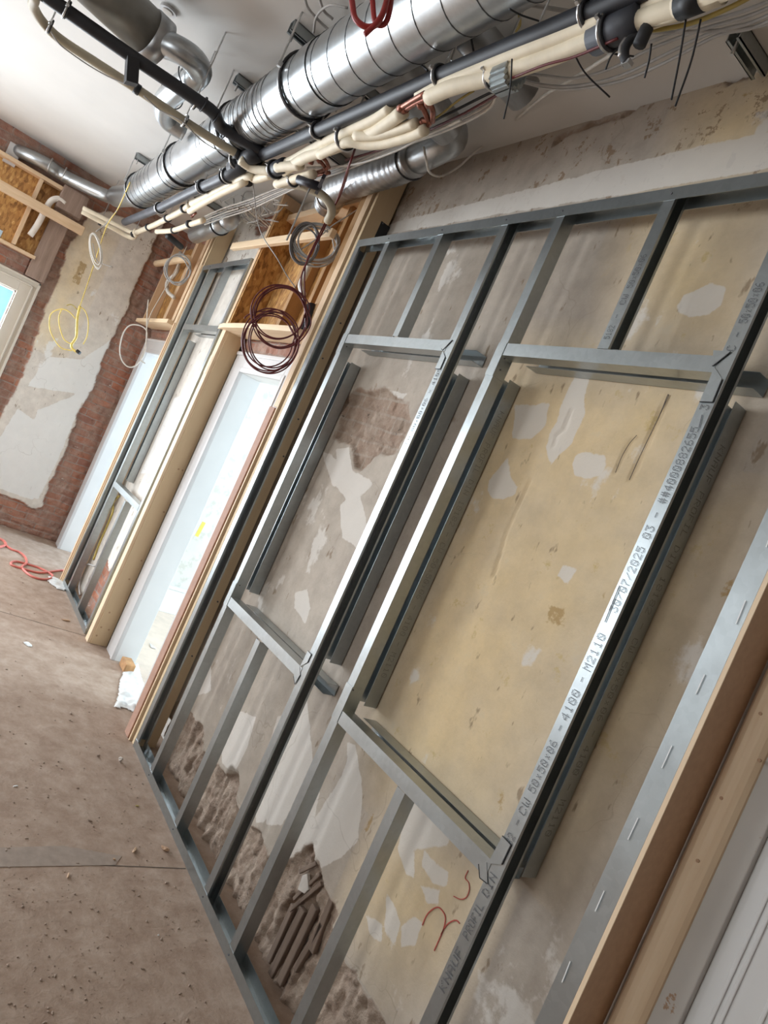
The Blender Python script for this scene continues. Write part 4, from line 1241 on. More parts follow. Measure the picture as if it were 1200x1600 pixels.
cream([(1230, -60), (1130, -14), (1010, 30), (965, 48)], 2.66, .023, 'cream insulated pipe in the top right corner, right of the dark sleeve')
cream([(1190, -70), (1090, -20), (985, 22)], 2.69, .021, 'upper cream insulated pipe in the top right corner')
cream([(950, 52), (905, 70), (860, 88), (770, 119), (710, 135), (670, 152)], 2.66, .0225, 'lower cream insulated pipe between the dark sleeve and the copper joint')
cream([(950, 28), (880, 56), (780, 95), (690, 132), (655, 150)], 2.68, .019, 'upper cream insulated pipe half hidden behind the long black pipe')
sl = thing('pipe_sleeve', on(955, 45, 'z', 2.66), 'dark grey sleeve round the cream pipes at the upper right', 'pipe sleeve')
P = Z3([(1003, 28), (965, 45), (930, 62)], 2.665)
MB().tube(P, .034, 20).build('sleeve', M['greypipe'], sl, smooth=True)
clamp(on(953, 50, 'z', 2.665), (1, 0, 0), .034, 'bright clamp round the dark sleeve at the upper right', rod=False)
tp = on(1083, 2, 'z', 2.66)
tag(MB().tube([tp + Vector((.025, 0, 0)), tp + Vector((-.03, 0, 0))], .026, 16).build('tape_band', M['tie'], None, smooth=True), 'black tape band round the cream pipe in the top right corner', 'tape')
clamp(on(770, 122, 'z', 2.665), (1, 0, 0), .025, 'clamp on the cream pipes right of the copper joint')
cream([(630, 175), (605, 193), (585, 206), (560, 216), (520, 232), (480, 245), (452, 262), (445, 268)], 2.66, .0215, 'cream insulated pipe running left from the copper joint through the middle clamp')
cream([(612, 168), (585, 186), (550, 203), (510, 222), (480, 238), (455, 252), (437, 258)], 2.68, .020, 'cream insulated pipe behind the others left of the copper joint')
cream([(664, 203), (640, 213), (600, 224), (570, 226), (545, 222), (525, 230), (500, 242)], 2.64, .018, 'lower cream insulated pipe curving under the copper joint')
cream([(650, 192), (620, 203), (585, 212), (555, 212)], 2.65, .016, 'thin cream insulated pipe between the two larger ones at the copper joint')
cream([(433, 262), (448, 260), (470, 258)], 2.65, .020, 'short cream pipe stub right of the thick dark clamp')
clamp(on(540, 216, 'z', 2.665), (1, 0, 0), .036, 'dark clamp round three cream pipes in the middle of the run')
clamp(on(430, 265, 'z', 2.665), (1, 0, 0), .033, 'large clamp with dark sleeve where the cream pipes meet', rod=False)
MB().tube(Z3([(445, 258), (425, 267)], 2.665), .032, 18).build('insert_sleeve', M['greypipe'], COL.objects[-1].parent if False else sl, smooth=True)
# left run: pairs of cream pipes
cream([(45, -20), (52, 10), (68, 36), (95, 62), (150, 98), (215, 140), (300, 197), (345, 225), (378, 245), (400, 256), (425, 262)], 2.69, .019, 'beige hose curving in from the upper left to the big clamp', 'beigehose', 'beige_hose')
cream([(375, 250), (395, 263), (425, 268)], 2.655, .020, 'short cream bend joining the big clamp from the left')
cream([(425, 272), (400, 280), (385, 276), (345, 296), (300, 318)], 2.65, .019, 'outer cream pipe left of the big clamp', )
cream([(383, 284), (340, 305), (296, 330)], 2.63, .017, 'inner cream pipe left of the big clamp')
cream([(297, 320), (285, 329), (262, 341), (240, 352), (214, 363)], 2.65, .018, 'cream pipe with black bands nearing the far wall')
cream([(318, 344), (300, 350), (270, 360), (245, 362)], 2.62, .016, 'lower cream pipe with black bands nearing the far wall')
cream([(213, 366), (204, 371), (170, 353), (128, 331)], 2.65, .018, 'cream pipe turning along the far wall, lower of two')
cream([(212, 360), (206, 363), (170, 345), (130, 325)], 2.66, .016, 'cream pipe turning along the far wall, upper of two')
fwp = [on(102, 318, 'x', F + .12), on(92, 311, 'x', F + .12), on(80, 314, 'x', F + .12), on(70, 330, 'x', F + .10), on(58, 352, 'x', F + .08), on(47, 368, 'x', F + .08)]
tag(MB().tube(smooth_path(fwp, 5), .024, 14).build('insulated_pipe', M['whitefoam'], None, smooth=True), 'white insulated pipe bending down in front of the chipboard box over the window', 'pipe')
wb_ = on(112, 318, 'x', F + .08)
MB_ = MB().box((F + .02, wb_.y - .10, wb_.z - .09), (F + .14, wb_.y + .10, wb_.z + .10))
tag(MB_.build('wall_box', M['oldwood'], None, bevel=.006), 'dark box on the far wall where the cream pipes enter', 'box')
for i, (q, z, r) in enumerate((((288, 326), 2.65, .021), ((262, 341), 2.65, .021), ((232, 355), 2.65, .020), ((209, 366), 2.65, .020), ((296, 350), 2.62, .019), ((272, 360), 2.62, .019), ((387, 283), 2.65, .022), ((157, 347), 2.655, .024))):
    labs = ['black ring clamp on the cream pipe left of the silver duct piece', 'second black ring clamp on the cream pipe towards the far wall', 'third black ring clamp on the cream pipe towards the far wall', 'black ring at the corner of the cream pipe run', 'right black ring on the lower cream pipe', 'left black ring on the lower cream pipe', 'dark band on the cream pipe with a thin wire hanging', 'black band round the two cream pipes along the far wall']
    c = on(*q, 'z', z)
    o = thing('pipe_band', c, labs[i], 'pipe band')
    d = (1, .1, 0) if i != 7 else (0.1, 1, 0)
    MB().tube([c - Vector(d) * .012, c + Vector(d) * .012], r + .004, 16).build('band', M['rubber'], o, smooth=True)
    if i in (0, 1, 3, 7): MB().tube([c + Vector((0, 0, r)), Vector((c.x, c.y, CZ))], .0032, 6).build('threaded_rod', M['zinc'], o)
for q, lab in (((77, 40), 'clamp on the beige hose at the upper left'), ((288, 188), 'clamp on the beige hose beside the large duct')):
    clamp(on(*q, 'z', 2.69), (-.02, 1, 0), .021, lab)
for q, lab in (((214, 139), 'black tape band in the middle of the beige hose'), ((371, 241), 'black tape band at the lower end of the beige hose')):
    c = on(*q, 'z', 2.69)
    tag(MB().tube([c - Vector((0, .012, 0)), c + Vector((0, .012, 0))], .0225, 14).build('tape_band', M['tie'], None, smooth=True), lab, 'tape')
hw = [on(x, y, 'z', 2.66) for x, y in ((80, 50), (92, 68), (112, 84), (140, 103), (170, 120), (200, 133))]
cable('thin_wire', hw, .0028, M['greycable'], 'thin dark wire sagging beside the beige hose', 'wire')
hw = [on(x, y, 'z', 2.66) for x, y in ((225, 150), (250, 172), (285, 190), (310, 215), (335, 232), (360, 240))]
cable('thin_wire', hw, .0028, M['greycable'], 'thin dark wire along the lower end of the beige hose', 'wire')
# hose into the bulkhead
cream([(437, 287, 2.64), (470, 290, 2.64), (500, 303, 2.64), (515, 318, 2.62), (518, 332, 2.60), (512, 345, 2.58)], 2.64, .019, 'beige hose bending down into the chipboard box above the near doorway', 'beigehose', 'beige_hose')
cream([(432, 288), (460, 280), (490, 272)], 2.63, .018, 'short cream pipe below the big clamp with copper end')
clamp(on(458, 283, 'z', 2.63), (1, 0, 0), .019, 'small clamp on the short cream pipe below the big clamp', rod=False)

# copper joints
def copper(ptsl, r, label):
    o = thing('copper_fitting', on(*ptsl[0][0][:2], 'z', 2.66), label, 'pipe fitting')
    for k, (pts) in enumerate(ptsl):
        MB().tube(smooth_path([on(q[0], q[1], 'z', 2.66 if len(q) < 3 else q[2]) for q in pts], 4), r, 10).build('copper_pipe', M['copper'], o, smooth=True)
        c = on(pts[0][0], pts[0][1], 'z', 2.66 if len(pts[0]) < 3 else pts[0][2]); d = on(pts[-1][0], pts[-1][1], 'z', 2.66 if len(pts[-1]) < 3 else pts[-1][2])
        MB().tube([c, c + (d - c).normalized() * .02], r * 1.35, 10).build('socket', M['copper'], o, smooth=True)
    return o


copper([[(630, 173), (648, 162), (668, 153)], [(624, 170), (645, 157), (664, 146)], [(656, 160), (664, 175), (670, 192), (666, 200)], [(668, 158), (676, 172), (676, 190)], [(660, 188), (672, 190), (664, 202)]], .0085, 'copper pipe joint between the cream pipes right of centre')
copper([[(482, 252), (498, 246), (508, 250), (514, 262)], [(486, 272), (500, 268), (512, 262)], [(488, 277), (502, 272), (515, 270)], [(497, 248), (508, 262), (510, 272)]], .0075, 'copper pipe joint above the near doorway box')
copper([[(296, 333), (303, 328), (310, 325)], [(300, 338), (306, 333)]], .007, 'small copper joint on the pipes near the far wall')

# grey cable bundle
def gcable(pts, z, label, mat='greycable', r=.0042, name='cable', cat='cable', group=None):
    P = [on(q[0], q[1], 'z', q[2] if len(q) > 2 else z) for q in pts]
    return cable(name, P, r, M[mat], label, cat, group)


bundle = [[(1240, -5), (1170, 25), (1100, 45), (1020, 75), (960, 105), (900, 122), (850, 118), (800, 112)],
          [(1240, 5), (1175, 35), (1110, 52), (1040, 85), (970, 118), (900, 134), (845, 132), (795, 118)],
          [(1240, 12), (1180, 42), (1120, 56), (1045, 95), (975, 125), (905, 138), (850, 136), (798, 122)],
          [(1240, -14), (1160, 18), (1090, 38), (1015, 66)],
          [(1240, 18), (1190, 40), (1130, 47), (1060, 50), (1000, 52)]]
for b, w in zip(bundle, ('uppermost long', 'middle long', 'lowest sagging', 'short inner', 'outermost short')):
    gcable(b, 2.78, w + ' grey cable in the bundle at the upper right ceiling')
for k in range(5):
    o = 3.2 * k
    gcable([(800 - o, 118 + o * .4), (790 - o, 140 + o * .3), (760, 160 + o), (700, 190 + o), (640, 212 + o), (590, 235 + o * .8), (530, 262 + o * .6), (480, 280 + o * .5), (430, 296 + o), (390, 312 + o * 1.2), (350, 325 + o * 1.2), (320, 338 + o)], 2.74 - .004 * k, 'grey cable in the bundle under the cream pipes', 'greycable' if k % 2 else 'whitecable', group='cables bundled under the cream pipes')
gcable([(805, 135), (765, 155), (720, 180), (660, 208), (600, 232), (540, 250)], 2.72, 'dark red cable running beneath the copper joint', 'redcable')
gcable([(965, 60), (900, 88), (850, 102), (800, 122)], 2.63, 'dark red cable strapped along the lower cream pipe', 'redcable', .0032)
gcable([(805, 128), (760, 148), (700, 178), (650, 202)], 2.73, 'black cable running beside the dark red cable', 'tie')
gcable([(720, 188), (660, 215), (620, 235), (570, 253), (530, 260), (480, 262)], 2.68, 'pale cable drooping in front of the wall duct', 'whitecable', .0045)
P = [on(975, 72, 'z', 2.72), on(900, 120, 'z', 2.80), on(850, 150, 'z', 2.88), on(790, 200, 'y', .08), on(740, 240, 'y', .09), on(715, 262, 'y', .09), on(690, 275, 'y', .06), on(672, 270, 'z', 2.78), on(666, 250, 'z', 2.76), on(662, 230, 'z', 2.80)]
cable('cable', P, .0048, M['whitecable'], 'thin grey cable looping down to the wall beside the silver elbow', 'cable')
gcable([(808, -20), (811, 15), (812, 38), (806, 48)], 2.85, 'yellow wire hanging at the top edge right of the large duct', 'ygreen', .0045)
gcable([(1200, -20), (1140, 12), (1080, 36), (1030, 46), (1005, 46)], 2.66, 'olive yellow wire below the cream pipes in the top right corner', 'ygreen', .005)
gcable([(740, 142), (715, 158), (690, 178), (672, 190)], 2.70, 'yellow wire behind the copper joint', 'ygreen', .0035)
gcable([(475, -20), (480, 10), (500, 34), (515, 48)], 2.97, 'left grey cable looping off the ceiling behind the large duct', 'greycable', .005)
gcable([(495, -20), (505, 15), (520, 30)], 2.97, 'right grey cable looping off the ceiling behind the large duct', 'greycable', .005)
gcable([(543, 12), (515, 8), (495, 25), (490, 50)], 2.96, 'grey cable arching over the large duct at the top edge', 'greycable', .0045)
gcable([(765, -20), (790, 0), (830, 8), (900, 20)], 2.95, 'grey cable near the ceiling above the long black pipe', 'greycable', .006)
# thin rods / wires down
for a, b, z0, lab in (((728, 25), (705, 95), 2.80, 'slanting threaded rod beside the large duct at the top'), ((627, 75), (668, 110), 2.72, 'black wire hanging from the large duct to the black pipe'), ((730, 25), (740, 80), 2.85, 'grey cable dropping behind the long black pipe')):
    tag(MB().tube([on(*a, 'z', 2.93), on(*b, 'z', z0)], .0035, 6).build('hanging_rod' if 'rod' in lab else 'cable', M['zinc'] if 'rod' in lab else M['tie'], None), lab, 'rod' if 'rod' in lab else 'cable')
# bracket right of the copper joint
p = on(785, 138, 'z', 2.62)
bkt = thing('support_bracket', p, 'curved zinc support bracket hanging under the cream pipes', 'bracket')
pts = [p + Vector((.0, .035 * math.cos(a), .05 + .055 * math.sin(a))) for a in [math.pi * (1.05 + .95 * k / 10) for k in range(11)]]
mb = MB()
for a, b in zip(pts[:-1], pts[1:]):
    mb.box((min(a.x, b.x) - .03, min(a.y, b.y) - .0015, min(a.z, b.z) - .0015), (max(a.x, b.x) + .03, max(a.y, b.y) + .0015, max(a.z, b.z) + .0015))
mb.build('saddle', M['steel'], bkt)
MB().tube([p + Vector((0, .02, .06)), Vector((p.x, p.y + .02, CZ))], .0035, 6).build('threaded_rod', M['zinc'], bkt)
# hanging curved hook at upper right
p = [on(1000, 58, 'z', 2.63), on(985, 62, 'z', 2.62), on(977, 75, 'z', 2.60), on(976, 90, 'z', 2.575), on(980, 99, 'z', 2.56)]
hk = thing('open_pipe_hook', p[0], 'open rubber-lined pipe hook dangling under the dark sleeve', 'pipe clamp')
MB().tube(smooth_path(p, 5), .010, 10).build('hook', M['rubber'], hk, smooth=True)
MB().tube(smooth_path([q + Vector((-.006, -.006, .0)) for q in p[1:4]], 5), .006, 8).build('steel_band', M['zinc'], hk, smooth=True)
MB().box(tuple(p[-1] - Vector((.010, .008, .006))), tuple(p[-1] + Vector((.010, .008, .004)))).build('bolt_end', M['zinc'], hk)
# valve block under the big clamp
p = on(480, 288, 'z', 2.60)
vb = thing('valve_block', p, 'black valve with wing handle hanging above the near doorway box', 'valve')
MB().tube(Z3([(465, 280), (500, 292)], 2.60), .018, 10).build('body', M['blackplastic'], vb, smooth=True)
MB().bar(on(495, 300, 'z', 2.60), on(506, 276, 'z', 2.60), .014, .02).build('wing_handle', M['blackplastic'], vb)
MB().tube([on(486, 290, 'z', 2.60), on(486, 290, 'z', 2.60) + Vector((0, 0, -.25))], .004, 6).build('hanging_rod', M['zinc'], vb)
# black cable ties
ties = [((800, 92), (797, 140), (787, 186), 'thin black cable tie hanging straight down below the cream pipes'), ((896, 82), (915, 115), (953, 152), 'long curved black cable tie below the cream pipes'), ((971, 70), (955, 88), (946, 109), 'short black cable tie left of the open hook'), ((930, 72), (960, 84), (990, 88), 'black cable tie lying sideways behind the open hook'), ((1018, 68), (1014, 95), (1007, 122), 'black cable tie right of the open hook'), ((1072, 28), (1062, 90), (1049, 156), 'left of two long black cable ties in the upper right'), ((1095, 30), (1080, 95), (1055, 166), 'right of two long black cable ties in the upper right'), ((796, 14), (815, 24), (842, 33), 'black cable tie by the yellow wire at the top edge')]
for a, b, c, lab in ties:
    A_ = on(*a, 'z', 2.645)
    dpt_ = (A_ - CAM_POS).dot(fwd)

    def at_depth(q, dd):
        d = fwd + right * ((q[0] - 600) / FPX) - up * ((q[1] - 800) / FPX)
        return CAM_POS + d * dd
    cable('cable_tie', [A_, at_depth(b, dpt_ * 1.01), at_depth(c, dpt_ * 1.02)], .0022, M['tie'], lab, 'cable tie', n=5)
clampblk = on(1008, 50, 'z', 2.63)
tag(MB().tube([clampblk + Vector((0, 0, .02)), clampblk + Vector((0.0, 0, -.03))], .014, 10).build('pipe_end_clip', M['rubber'], None, smooth=True), 'black rubber clip beneath the cream pipe right of the dark sleeve', 'clip')

# ------------------------------------------------------------------ hanging coils
def depth_pt(q, dd):
    d = fwd + right * ((q[0] - 600) / FPX) - up * ((q[1] - 800) / FPX)
    return CAM_POS + d * dd


def coil(center, rx, rz, tilt, n, pts_per, plane_dir, normal_dir, jit=.06, drift=.0, phase=0, seed=1):
    """several uneven loops round a centre"""
    rnd = random.Random(seed)
    out = []
    u = Vector(plane_dir).normalized(); nn = Vector(normal_dir).normalized(); w = Vector((0, 0, 1))
    ct, st_ = math.cos(tilt), math.sin(tilt)
    for k in range(n * pts_per):
        a = phase + 2 * math.pi * k / pts_per
        loop = k // pts_per
        if k % pts_per == 0:
            jx, jz, ox, oz, on_ = [rnd.uniform(-1, 1) for _ in range(5)]
        ex = (rx * (1 + jit * jx)) * math.cos(a) + ox * jit * rx; ez = (rz * (1 + jit * jz)) * math.sin(a) + oz * jit * rz
        x = ex * ct - ez * st_; z = ex * st_ + ez * ct
        out.append(Vector(center) + u * x + w * z + nn * (on_ * .008 + drift * loop))
    return out


def pxcoil(cx, cy, a_px, b_px, ang, n, dd, jit, seed, pts_per=14, phase=0.0, thick=.012):
    """loops that hang in a vertical plane facing the room, centred where the photo shows them"""
    rnd = random.Random(seed); out = []
    for k in range(n * pts_per + 1):
        if k % pts_per == 0:
            j = [rnd.uniform(-1, 1) for _ in range(5)]
        t = phase + 2 * math.pi * k / pts_per
        ex = a_px * (1 + jit * j[0]) * math.cos(t) + j[2] * jit * a_px
        ey = b_px * (1 + jit * j[1]) * math.sin(t) + j[3] * jit * b_px
        x = ex * math.cos(ang) - ey * math.sin(ang); y = ex * math.sin(ang) + ey * math.cos(ang)
        out.append(depth_pt((cx + x, cy + y), dd + j[4] * thick))
    return out


def depth_of(p): return (Vector(p) - CAM_POS).dot(fwd)


dr = depth_of(on(430, 510, 'y', -.14))
rc = thing('red_cable_coil', depth_pt((430, 580), dr), 'dark red cable coil hanging in front of the box above the near doorway', 'cable coil')
cable('coil', pxcoil(437, 492, 42, 45, .1, 5, dr, .12, 4), .0034, M['redcable'], parent=rc)
cable('coil', pxcoil(425, 532, 42, 45, .1, 6, dr, .15, 9), .0034, M['redcable'], parent=rc)
cable('tied_end', [depth_pt(q, dr) for q in ((432, 488), (400, 487), (385, 494), (382, 498))], .0034, M['redcable'], parent=rc)
cable('suspension_cable', [on(555, 232, 'z', 2.68), on(545, 260, 'z', 2.60), depth_pt((528, 310), dr), depth_pt((505, 360), dr), depth_pt((480, 408), dr), depth_pt((470, 440), dr), depth_pt((476, 480), dr), depth_pt((478, 515), dr)], .0042, M['redcable'], parent=rc)
cable('suspension_cable', [on(553, 236, 'z', 2.68), depth_pt((534, 300), dr), depth_pt((512, 340), dr), depth_pt((492, 380), dr), depth_pt((478, 412), dr), depth_pt((476, 450), dr * 1.0), depth_pt((480, 500), dr)], .0036, M['redcable'], parent=rc)
dg = depth_of(on(490, 385, 'y', -.09))
gc = thing('grey_cable_coil', depth_pt((490, 410), dg), 'grey cable coil hung on the batten above the near doorway', 'cable coil')
cable('coil', pxcoil(493, 380, 34, 31, .3, 6, dg, .12, 5), .005, M['greycable'], parent=gc)
cable('coil', pxcoil(475, 382, 20, 30, .2, 5, dg, .14, 6), .0045, plain('dark_grey_cable', (.16, .15, .15), .5), parent=gc)
cable('cable_tail', [depth_pt(q, dg) for q in ((588, 305), (555, 330), (520, 352), (505, 365), (485, 380), (462, 395))], .0034, M['greycable'], parent=gc)
cable('cable_tail', [depth_pt(q, dg) for q in ((519, 370), (523, 395), (526, 414))], .0030, M['whitecable'], parent=gc)
# white stub pipe below the coil
tag(MB().tube(smooth_path([on(486, 410, 'y', .0), on(478, 428, 'y', .0), on(470, 445, 'y', .0), on(474, 460, 'y', .01)], 5), .016, 12).build('white_pipe_stub', M['whitecable'], None, smooth=True), 'white pipe stub hanging inside the near doorway box', 'pipe')
tag(MB().tube([on(488, 478, 'y', .0), on(478, 515, 'y', .0)], .028, 14).build('black_pipe_stub', M['blackplastic'], None, smooth=True), 'dark pipe end behind the dark red coil', 'pipe')
# thin wire from the dark band
w0 = on(395, 286, 'z', 2.65); dw = depth_of(w0)
cable('thin_wire', [w0, depth_pt((399, 320), dw), depth_pt((403, 348), dw * 1.02), depth_pt((412, 372), dw * 1.02), depth_pt((432, 402), dw), depth_pt((448, 430), dw * 1.0), depth_pt((462, 450), dw)], .0028, M['greycable'], 'thin grey wire hanging from the dark band over the near doorway box', 'wire')
cable('wire_tuft', [on(372, 328, 'z', 2.7), on(383, 318, 'y', -.1), on(392, 340, 'y', -.05), on(420, 330, 'y', -.02)], .003, M['greycable'], 'loose grey wires fanning out above the near doorway box', 'wire')
rw = random.Random(31)
for k in range(12):
    a = (rw.uniform(325, 420), rw.uniform(300, 335)); 
    pts_ = [on(a[0] + i * rw.uniform(6, 20), a[1] + rw.uniform(-16, 20), 'y', -.12 + .012 * k) for i in range(5)]
    cable('loose_wire', pts_, .0034, M['greycable' if k % 3 else 'whitecable'], 'loose wire in the tangle between the pipes and the near doorway box', 'wire', 'loose wires above the near doorway box')
for k in range(6):
    cable('loose_wire', [on(345 + 9 * k, 330 - 2 * k, 'z', 2.72), on(362 + 9 * k, 322 + 4 * k, 'y', -.16), on(380 + 6 * k, 345 - k, 'y', -.08), on(398 + 6 * k, 352 + k, 'y', .02)], .0032, M['greycable' if k % 2 else 'whitecable'], 'loose wire in the tangle between the pipes and the near doorway box', 'wire', 'loose wires above the near doorway box')

# hanging red hose at the top edge
dh = depth_of(on(590, 0, 'z', 2.62))
def hang(name, pts, r, mat, parent):
    lift = lambda q: Vector((q.x, q.y, CZ))
    up_ = lambda q: q + Vector((0, 0, .05))
    tail = [up_(pts[-1]), lift(pts[-1])] if name == 'hose_loop' else []
    pts = [lift(pts[0]), up_(pts[0])] + pts + tail
    return cable(name, pts, r, mat, parent=parent)


rh = thing('red_hose', depth_pt((580, 50), dh), 'bright red hose loops hanging over the large duct at the top edge', 'hose')
hang('hose_loop', [depth_pt(q, dh) for q in ((548, -30), (551, 8), (556, 30), (572, 42), (588, 38), (600, 15), (612, -30))], .0075, M['redhose'], parent=rh)
hang('hose_loop', [depth_pt(q, dh * 1.01) for q in ((582, -30), (583, 10), (587, 36), (600, 38), (608, 20), (616, -30))], .0070, M['redhose'], parent=rh)
hang('hose_end', [depth_pt(q, dh * .99) for q in ((610, -25), (600, 15), (588, 36), (570, 54))], .0068, M['redhose'], parent=rh)

# coils near the far wall
dy_ = depth_of(on(110, 510, 'x', -6.1))
yc = thing('yellow_wire_coil', depth_pt((110, 555), dy_), 'yellow wire coil hanging from the ceiling in front of the far plastered wall', 'wire coil')
cable('loop', [depth_pt(q, dy_) for q in ((112, 548), (95, 543), (82, 525), (77, 508), (80, 490), (95, 483), (108, 487), (118, 498))], .0045, M['yellow'], parent=yc)
cable('loop', [depth_pt(q, dy_) for q in ((112, 538), (100, 530), (93, 510), (92, 495), (96, 484))], .0045, M['yellow'], parent=yc)
cable('loop', [depth_pt(q, dy_) for q in ((121, 483), (128, 481), (135, 490), (138, 505), (136, 525), (130, 538))], .0045, M['yellow'], parent=yc)
cable('loop', [depth_pt(q, dy_) for q in ((104, 477), (112, 476), (121, 484))], .0045, M['ygreen'], parent=yc)
cable('twisted_bundle', [depth_pt(q, dy_) for q in ((125, 478), (121, 495), (120, 510), (119, 527), (112, 538), (113, 545), (120, 550))], .010, M['yellow'], parent=yc)
cable('suspension_wire', [on(203, 285, 'z', 2.78), depth_pt((185, 325), dy_ * .93), depth_pt((166, 355), dy_ * .96), depth_pt((148, 410), dy_), depth_pt((125, 478), dy_)], .004, M['yellow'], parent=yc)
MB().tube([depth_pt((120, 548), dy_), depth_pt((125, 552), dy_)], .014, 8).build('black_end', M['tie'], yc)
dy_ *= .97
gw = thing('grey_wire_coil', depth_pt((150, 420), dy_), 'small pale grey wire coil hanging above the yellow one', 'wire coil')
cable('coil', pxcoil(149, 392, 8, 28, -.18, 3, dy_, .14, 3), .0045, M['whitecable'], parent=gw)
cable('suspension_wire', [on(210, 272, 'z', 2.95), depth_pt((198, 290), dy_ * .94), depth_pt((185, 325), dy_ * .96), depth_pt((165, 350), dy_), depth_pt((150, 362), dy_)], .0045, M['greycable'], parent=gw)
cable('loose_end', [depth_pt(q, dy_) for q in ((145, 380), (150, 405), (160, 412), (175, 417))], .0035, M['greycable'], parent=gw)
d2 = depth_of(on(280, 420, 'y', -.12))
g2 = thing('grey_cable_coil', depth_pt((275, 440), d2), 'grey cable coil hung on the round batten above the far doorway', 'cable coil')
cable('coil', pxcoil(277, 420, 20, 22, .1, 4, d2, .12, 11), .0045, M['greycable'], parent=g2)
tag(MB().tube(smooth_path([on(282, 395, 'y', .0), on(276, 425, 'y', 0), on(262, 440, 'y', 0), on(262, 455, 'y', 0), on(272, 465, 'y', .0)], 5), .016, 12).build('white_pipe_bend', M['whitecable'], None, smooth=True), 'white curved pipe in the box above the far doorway', 'pipe')
tag(MB().tube(Z3([(262, 368), (283, 386)], 2.6), .022, 12).build('black_foam_piece', M['tie'], None, smooth=True), 'black foam sleeve hanging above the far doorway box', 'sleeve')
d3 = depth_of(on(210, 540, 'y', -.10))
wl = thing('white_cable_loop', depth_pt((210, 575), d3), 'single white cable loop hanging in front of the far doorway', 'cable loop')
cable('loop', [depth_pt(q, d3) for q in ((232, 468), (230, 490), (229, 520), (228, 540), (224, 556), (212, 571), (200, 573), (190, 562), (187, 545), (192, 522), (202, 509), (216, 508), (228, 515), (229, 530), (224, 550), (220, 562), (227, 568))], .0052, M['whitecable'], parent=wl)
cable('suspension_wire', [depth_pt(q, d3) for q in ((292, 385), (270, 430), (250, 465), (235, 492), (230, 510))], .004, M['whitecable'], parent=wl)

# cable and hose inside the distant frame
cable('drooping_hose', [on(186, 775, 'y', .06), on(177, 785, 'y', .06), on(176, 800, 'y', .06), on(166, 825, 'y', .07), on(155, 850, 'y', .07), on(146, 875, 'y', .07)], .008, M['ygreen'], 'olive cable hanging inside the lower part of the distant frame', 'cable')
cable('cable_loop', [on(148, 885, 'y', .06), on(136, 882, 'y', .06), on(128, 893, 'y', .06), on(124, 915, 'y', .06), on(125, 930, 'y', .07)], .006, M['greycable'], 'grey cable loop at the foot of the distant frame', 'cable')

# ceiling outlet
p = on(264, 14, 'z', CZ)
cl = thing('ceiling_outlet', (p.x, p.y, CZ - .02), 'small round ceiling outlet at the top edge left of the large duct', 'ceiling outlet')
MB().tube([(p.x, p.y, CZ - .012), (p.x, p.y, CZ)], .036, 24).build('ring', M['greypaint'], cl, smooth=False)
MB().tube([(p.x, p.y, CZ - .016), (p.x, p.y, CZ - .0121)], .022, 18).build('centre_plug', M['flake'], cl, smooth=False)

# ------------------------------------------------------------------ floor things
fz = lambda pts, h=.006: [on(x, y, 'z', h) for x, y in pts]
c9 = lambda l: [(x / 9.23, 820 + y / 9.23) for x, y in l]
fc = thing('red_floor_cable', on(40, 890, 'z', 0), 'light red cable lying in loops on the floor near the far wall', 'cable')
cable('loop', fz(c9([(-80, 180), (0, 205), (60, 240), (80, 290), (0, 320), (-80, 330)])), .011, M['pinkcable'], parent=fc)
cable('loop', fz(c9([(80, 295), (180, 360), (280, 395), (350, 450), (385, 520), (370, 565), (320, 600), (330, 640), (450, 740), (600, 785), (720, 775), (760, 735), (700, 690), (560, 620), (400, 570), (250, 530), (170, 540), (170, 580), (280, 620), (420, 660), (560, 690), (700, 680), (830, 662), (930, 655)])), .009, M['pinkcable'], parent=fc)

# plastic film and rag at the doorway threshold
def crumple(name, outline, h, n, mat, seed, label, cat, base=0.0):
    rnd = np.random.RandomState(seed)
    poly = np.array([(p.x, p.y) for p in outline])
    lo, hi = poly.min(0), poly.max(0)
    us, vs = np.linspace(lo[0], hi[0], n), np.linspace(lo[1], hi[1], n)
    U, V = np.meshgrid(us, vs); P = np.stack([U.ravel(), V.ravel()], 1)
    s = sdf(P, poly)
    hh = base + .003 + h * np.abs(fbm(P[:, 0] * 16 + seed, P[:, 1] * 9 + seed, 4) - .5) * 3 * np.clip(s / .04, 0, 1)
    idx = np.arange(n * n).reshape(n, n)
    faces = []
    for i in range(n - 1):
        for j in range(n - 1):
            q = (idx[i, j], idx[i, j + 1], idx[i + 1, j + 1], idx[i + 1, j])
            if all(s[k] > 0 for k in q): faces.append(tuple(int(k) for k in q))
    used = sorted({k for f in faces for k in f}); mp = {k: i for i, k in enumerate(used)}
    verts = [(P[k, 0], P[k, 1], hh[k]) for k in used]
    o = mesh_obj(name, verts, [tuple(mp[k] for k in f) for f in faces], mat, None, True)
    m = o.modifiers.new('solid', 'SOLIDIFY'); m.thickness = .0015; m.offset = 1
    return tag(o, label, cat)


fo = fz([(196, 1040), (215, 1036), (222, 1062), (232, 1090), (214, 1118), (195, 1108), (176, 1108), (183, 1088), (186, 1064)], 0)
crumple('plastic_film', fo, .03, 56, M['film'], 5, 'crumpled white plastic film on the floor at the near doorway threshold', 'plastic film')
rg = on(196, 1046, 'z', 0)
tag(MB().box((rg.x - .06, rg.y - .03, .001), (rg.x + .06, rg.y + .03, .055)).build('wood_offcut', plain('orange_brown_board', (.50, .27, .12), .8, 0, .3, 20), None, bevel=.006), 'orange brown wood offcut at the foot of the near doorway jamb', 'offcut')
# grey sheet strip at the foot of the distant frame
crumple('paper_scrap', fz([(75, 900), (92, 905), (104, 912), (108, 925), (90, 922), (72, 908)], 0), .02, 18, M['film'], 8, 'crumpled pale sheet on the floor at the foot of the distant frame', 'paper')
